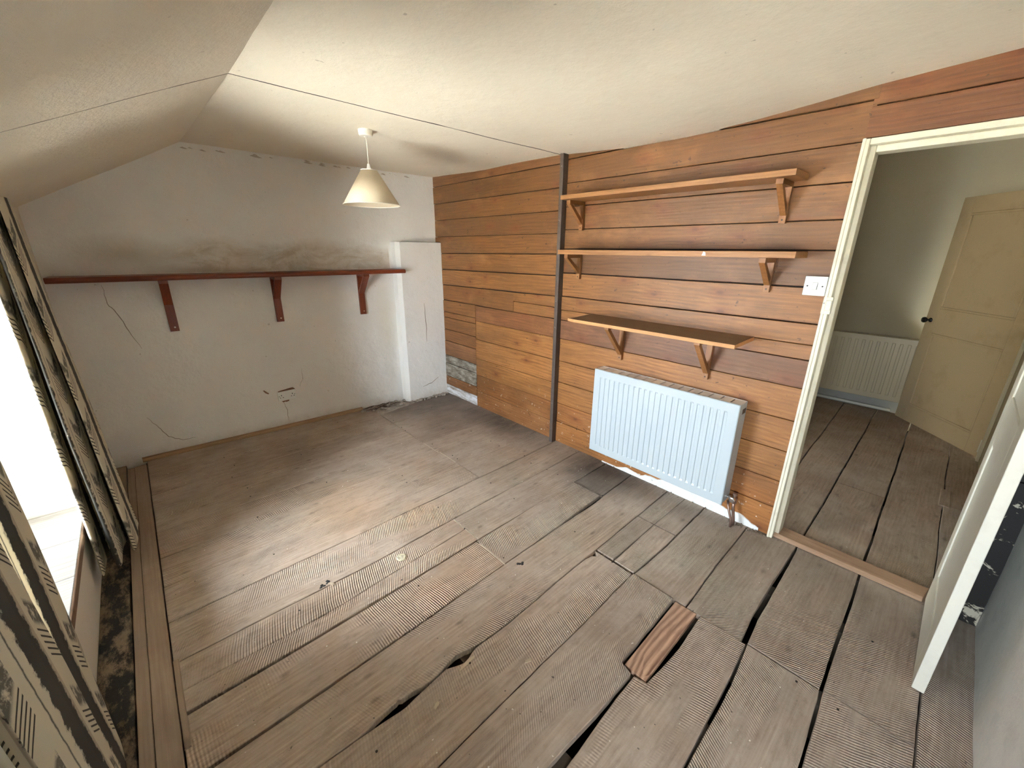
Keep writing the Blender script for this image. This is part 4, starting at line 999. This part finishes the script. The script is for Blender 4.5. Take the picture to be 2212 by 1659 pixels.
piece(tw.build('torn_lath', plain('dark_torn_lath', (.10, .065, .045), .9, var=.3), rub), 'stuff')
# crumbs swept against the foot of the boarded wall, and grit on the boards
rb = MB()
for i in range(110):
    y = random.choice([random.uniform(.45, .66), random.uniform(.45, 2.0), random.uniform(2.55, 2.95)]); rock((XW-.006-abs(random.gauss(0, .022)), y, .002), random.uniform(.002, .008))
o = rb.build('crumbs', plain('grey_brown_crumbs', (.20, .16, .12), .95, var=.5, vsc=50)); tag(o, 'grey brown crumbs of dirt along the foot of the boarded wall', 'dirt', kind='stuff')
rb = MB()
for i in range(150):
    x = random.uniform(-.1, 2.3); y = random.uniform(-.3, 3.6); rock((x, y, .0015), random.uniform(.0012, .0040), .5)
o = rb.build('plaster_grit', plain('white_plaster_grit', (.70, .66, .58), .95)); tag(o, 'pale specks of plaster grit scattered over the floorboards', 'grit', kind='stuff')
# round pale knot plug standing proud of a board
mb = MB(); mb.lathe([(.0, -.004), (.024, -.002), (.027, .004), (.022, .008), (.012, .007), (0, .009)], (.764, 1.685, 0), 16)
mb.v = [(x+.003*noise.noise(Vector((x*160, y*160, 1))), y+.003*noise.noise(Vector((x*160, y*160, 7))), z+.002*noise.noise(Vector((x*120, y*120, z*50)))) for x, y, z in mb.v]
o = mb.build('knot', plain('chipped_pale_knot', (.55, .50, .36), .7, var=.6, bump=1, vsc=110), floor, origin=(.764, 1.685, 0))
rb = MB(); 
for k_ in range(7): rock((.764+.030*math.cos(k_*.7+3.6), 1.685+.028*math.sin(k_*.7+3.6), .000), .006, .3)
for k_ in range(8): rock((.405+random.uniform(-.025, .02), 1.770+random.uniform(-.012, .012), .0), .009, .35)
for k_ in range(5): rock((1.20+random.uniform(-.015, .02), 1.235+random.uniform(-.012, .012), .0), .010, .25)
o = rb.build('tar_spots', plain('black_tar', (.02, .02, .022), .5), floor); piece(o, 'stuff')
# pale splinters where boards have broken
for (x, y, l, a_, z_) in ((.675, .985, .085, .12, -.002), (.425, 1.748, .035, -1.0, .001), (.50, .93, .028, .5, .001), (.86, .83, .03, -.3, .001)):
    mb = MB(); mb.prism([(-l/2, -.003, 0), (l*.4, -.006, 0), (l/2, 0, 0), (l*.3, .006, 0), (-l*.3, .005, 0)], (0, 0, .005))
    o = mb.build('splinter', plain('fresh_split_wood', (.50, .41, .30), .8, var=.3), floor); o.location = (x, y, z_); o.rotation_euler = (0, 0, a_)
# pale dust packed into the saw joints
for (x, y0, y1) in ((1.1545, 1.531, 1.772), (1.1405, 1.288, 1.50), (1.5565, 2.56, 2.79), (1.567, 2.34, 2.56)):
    mb = MB(); mb.box(x-.0022, x+.0022, y0, y1, -.012, -.0012); mb.build('joint_filler', plain('pale_joint_dust', (.55, .48, .38), .9), floor)

# ------------------------------------------------------------------ pendant lamp
LXc, LYc = 1.192, 2.575
zt_ = zc(LXc, LYc)
pl_ = thing('pendant_lamp', (LXc, LYc, zt_), 'white ceiling pendant with a cream cone shade hanging over the far half of the room', 'lamp')
mb = MB(); mb.lathe([(.041, .012), (.041, -.002), (.038, -.022), (.034, -.026), (.012, -.028), (.006, -.034), (0, -.034)], (LXc, LYc, zt_), 32); mb.build('ceiling_rose', M['cord'], pl_, smooth=False, bevel=.0015)
mb = MB(); mb.tube([(LXc, LYc, zt_-.03), (LXc+.001, LYc, zt_-.09), (LXc+.001, LYc+.001, 2.02), (LXc, LYc, 2.0)], .0028, 8); mb.build('cord', M['cord'], pl_, smooth=True)
mb = MB(); mb.lathe([(.0, 2.028), (.007, 2.026), (.010, 2.012), (.014, 1.998), (.017, 1.985), (.017, 1.955), (.0, 1.953)], (LXc, LYc, 0), 20); mb.build('lamp_holder', M['plastic'], pl_, smooth=True)
mb = MB(); mb.lathe([(.046, 1.992), (.165, 1.802)], (LXc, LYc, 0), 64, caps=False)
sh = mb.build('lamp_shade', M['shade'], pl_, smooth=True, origin=(LXc, LYc, 1.9)); so_ = sh.modifiers.new('solidify', 'SOLIDIFY'); so_.thickness = .0016
for r_, z_ in ((.165, 1.802), (.046, 1.992)):
    mb = MB(); mb.tube([(LXc+r_*math.cos(a*PI/24), LYc+r_*math.sin(a*PI/24), z_) for a in range(49)], .0026, 6); mb.build('shade_rim', M['cord'], sh, smooth=True)
for a in (0, 2.094, 4.189):
    mb = MB(); mb.tube([(LXc+.015*math.cos(a), LYc+.015*math.sin(a), 1.975), (LXc+.046*math.cos(a), LYc+.046*math.sin(a), 1.990)], .0012, 6); mb.build('shade_arm', M['chrome'], sh)

# ------------------------------------------------------------------ curtains, gathered back at both sides of the window
def curtain(name, label, path_top, path_bot, ztop, zbot, wave=.006, seed=1):
    """path_*: plan outline of the folds at head and hem; blended down the height"""
    def dense(P, n=110):
        out_ = []; P = [Vector((a, b, 0)) for a, b in P]; m_ = len(P)-1
        for i in range(n+1):
            f = i/n*m_; k_ = min(int(f), m_-1); u_ = f-k_
            p0, p1, p2, p3 = P[max(k_-1, 0)], P[k_], P[k_+1], P[min(k_+2, m_)]
            out_.append(.5*((2*p1)+(-p0+p2)*u_+(2*p0-5*p1+4*p2-p3)*u_*u_+(-p0+3*p1-3*p2+p3)*u_**3))
        return out_
    A_, B_ = dense(path_top), dense(path_bot); nz_ = 48; mb = MB(); n = len(A_)-1
    for k_ in range(nz_+1):
        f = k_/nz_; z = ztop+(zbot-ztop)*f; e = f**1.15
        for i in range(n+1):
            p = A_[i]*(1-e)+B_[i]*e
            w = wave*noise.noise(Vector((i*.09, z*1.7, seed)))*(.3+f)
            mb.v.append((p.x+w, p.y+w*1.5, z+(.012*noise.noise(Vector((i*.05, 3, seed))) if k_ == nz_ else 0)))
    for k_ in range(nz_):
        for i in range(n): a = k_*(n+1)+i; mb.f.append((a, a+1, a+n+2, a+n+1))
    o = MB.build(mb, name, M['curtain'], smooth=True)
    arc = [.17 if seed == 6 else 0]
    for i in range(n): arc.append(arc[-1]+(B_[i+1]-B_[i]).length)
    me = o.data; ul = me.uv_layers.new(name='UVMap')
    for lp in me.loops:
        vi = lp.vertex_index; ul.data[lp.index].uv = (arc[vi % (n+1)], mb.v[vi][2])
    s_ = o.modifiers.new('solidify', 'SOLIDIFY'); s_.thickness = .0016; s_.offset = 0
    tag(o, label, 'curtain'); return o
top = [(-.385, 2.86), (-.375, 2.60), (-.362, 2.40), (-.350, 2.44), (-.352, 2.60), (-.342, 2.63), (-.335, 2.45), (-.325, 2.42), (-.322, 2.58), (-.312, 2.64), (-.305, 2.55), (-.302, 2.68), (-.300, 2.80)]
bot = [(-.392, 2.84), (-.388, 2.62), (-.380, 2.44), (-.362, 2.40), (-.356, 2.58), (-.338, 2.64), (-.325, 2.46), (-.305, 2.42), (-.292, 2.58), (-.272, 2.66), (-.258, 2.52), (-.240, 2.62), (-.232, 2.78)]
curtain('curtain', 'cream curtain with black brush print gathered at the far side of the window', top, bot, 1.735, .10, .006, 2)
top = [(-.385, 1.66), (-.372, 1.50), (-.36, 1.36), (-.345, 1.40), (-.35, 1.56), (-.338, 1.58), (-.33, 1.38), (-.335, 1.26), (-.350, 1.15), (-.332, 1.10), (-.34, 1.20), (-.322, 1.22), (-.318, 1.05), (-.34, .92), (-.31, .88)]
bot = [(-.388, 1.66), (-.378, 1.56), (-.372, 1.36), (-.352, 1.38), (-.352, 1.54), (-.330, 1.56), (-.316, 1.40), (-.325, 1.26), (-.345, 1.16), (-.312, 1.12), (-.312, 1.24), (-.288, 1.26), (-.278, 1.10), (-.31, .96), (-.27, .90)]
curtain('curtain', 'dark shaded curtain with black print gathered at the near side of the window', top, bot, 1.735, .03, .008, 6)
top = [(-.385, .16), (-.36, .34), (-.34, .22), (-.325, .40), (-.31, .26), (-.295, .46), (-.285, .34), (-.27, .52), (-.28, .66)]
bot = [(-.385, .18), (-.35, .36), (-.32, .24), (-.295, .42), (-.27, .28), (-.245, .48), (-.225, .36), (-.205, .54), (-.22, .68)]
curtain('curtain', 'added black and cream printed curtain bundle shading the near curtain, at the added window out of view', top, bot, 1.735, .04, .006, 9)  # unseen curtain added to keep window light off the near curtain
# plain pole the curtains hang from
cp = thing('curtain_pole', (-.345, 1.6, 1.742), 'thin dark curtain pole over the window recess', 'curtain pole')
mb = MB(); mb.tube([(-.345, .10, 1.742), (-.345, 2.0, 1.742), (-.345, 2.86, 1.742)], .008, 10); mb.build('rod', M['black_post'], cp, smooth=True)
for y in (.14, .80, 2.83):
    mb = MB(); mb.tube([(-.402, y, 1.742), (-.345, y, 1.742)], .006, 8); mb.build('pole_bracket', M['black_post'], cp)

# ------------------------------------------------------------------ ground outside
mb = MB(); mb.box(-60, -.9, -60, 60, -3.1, -3.0); tag(mb.build('yard_ground', M['grass']), kind='structure')
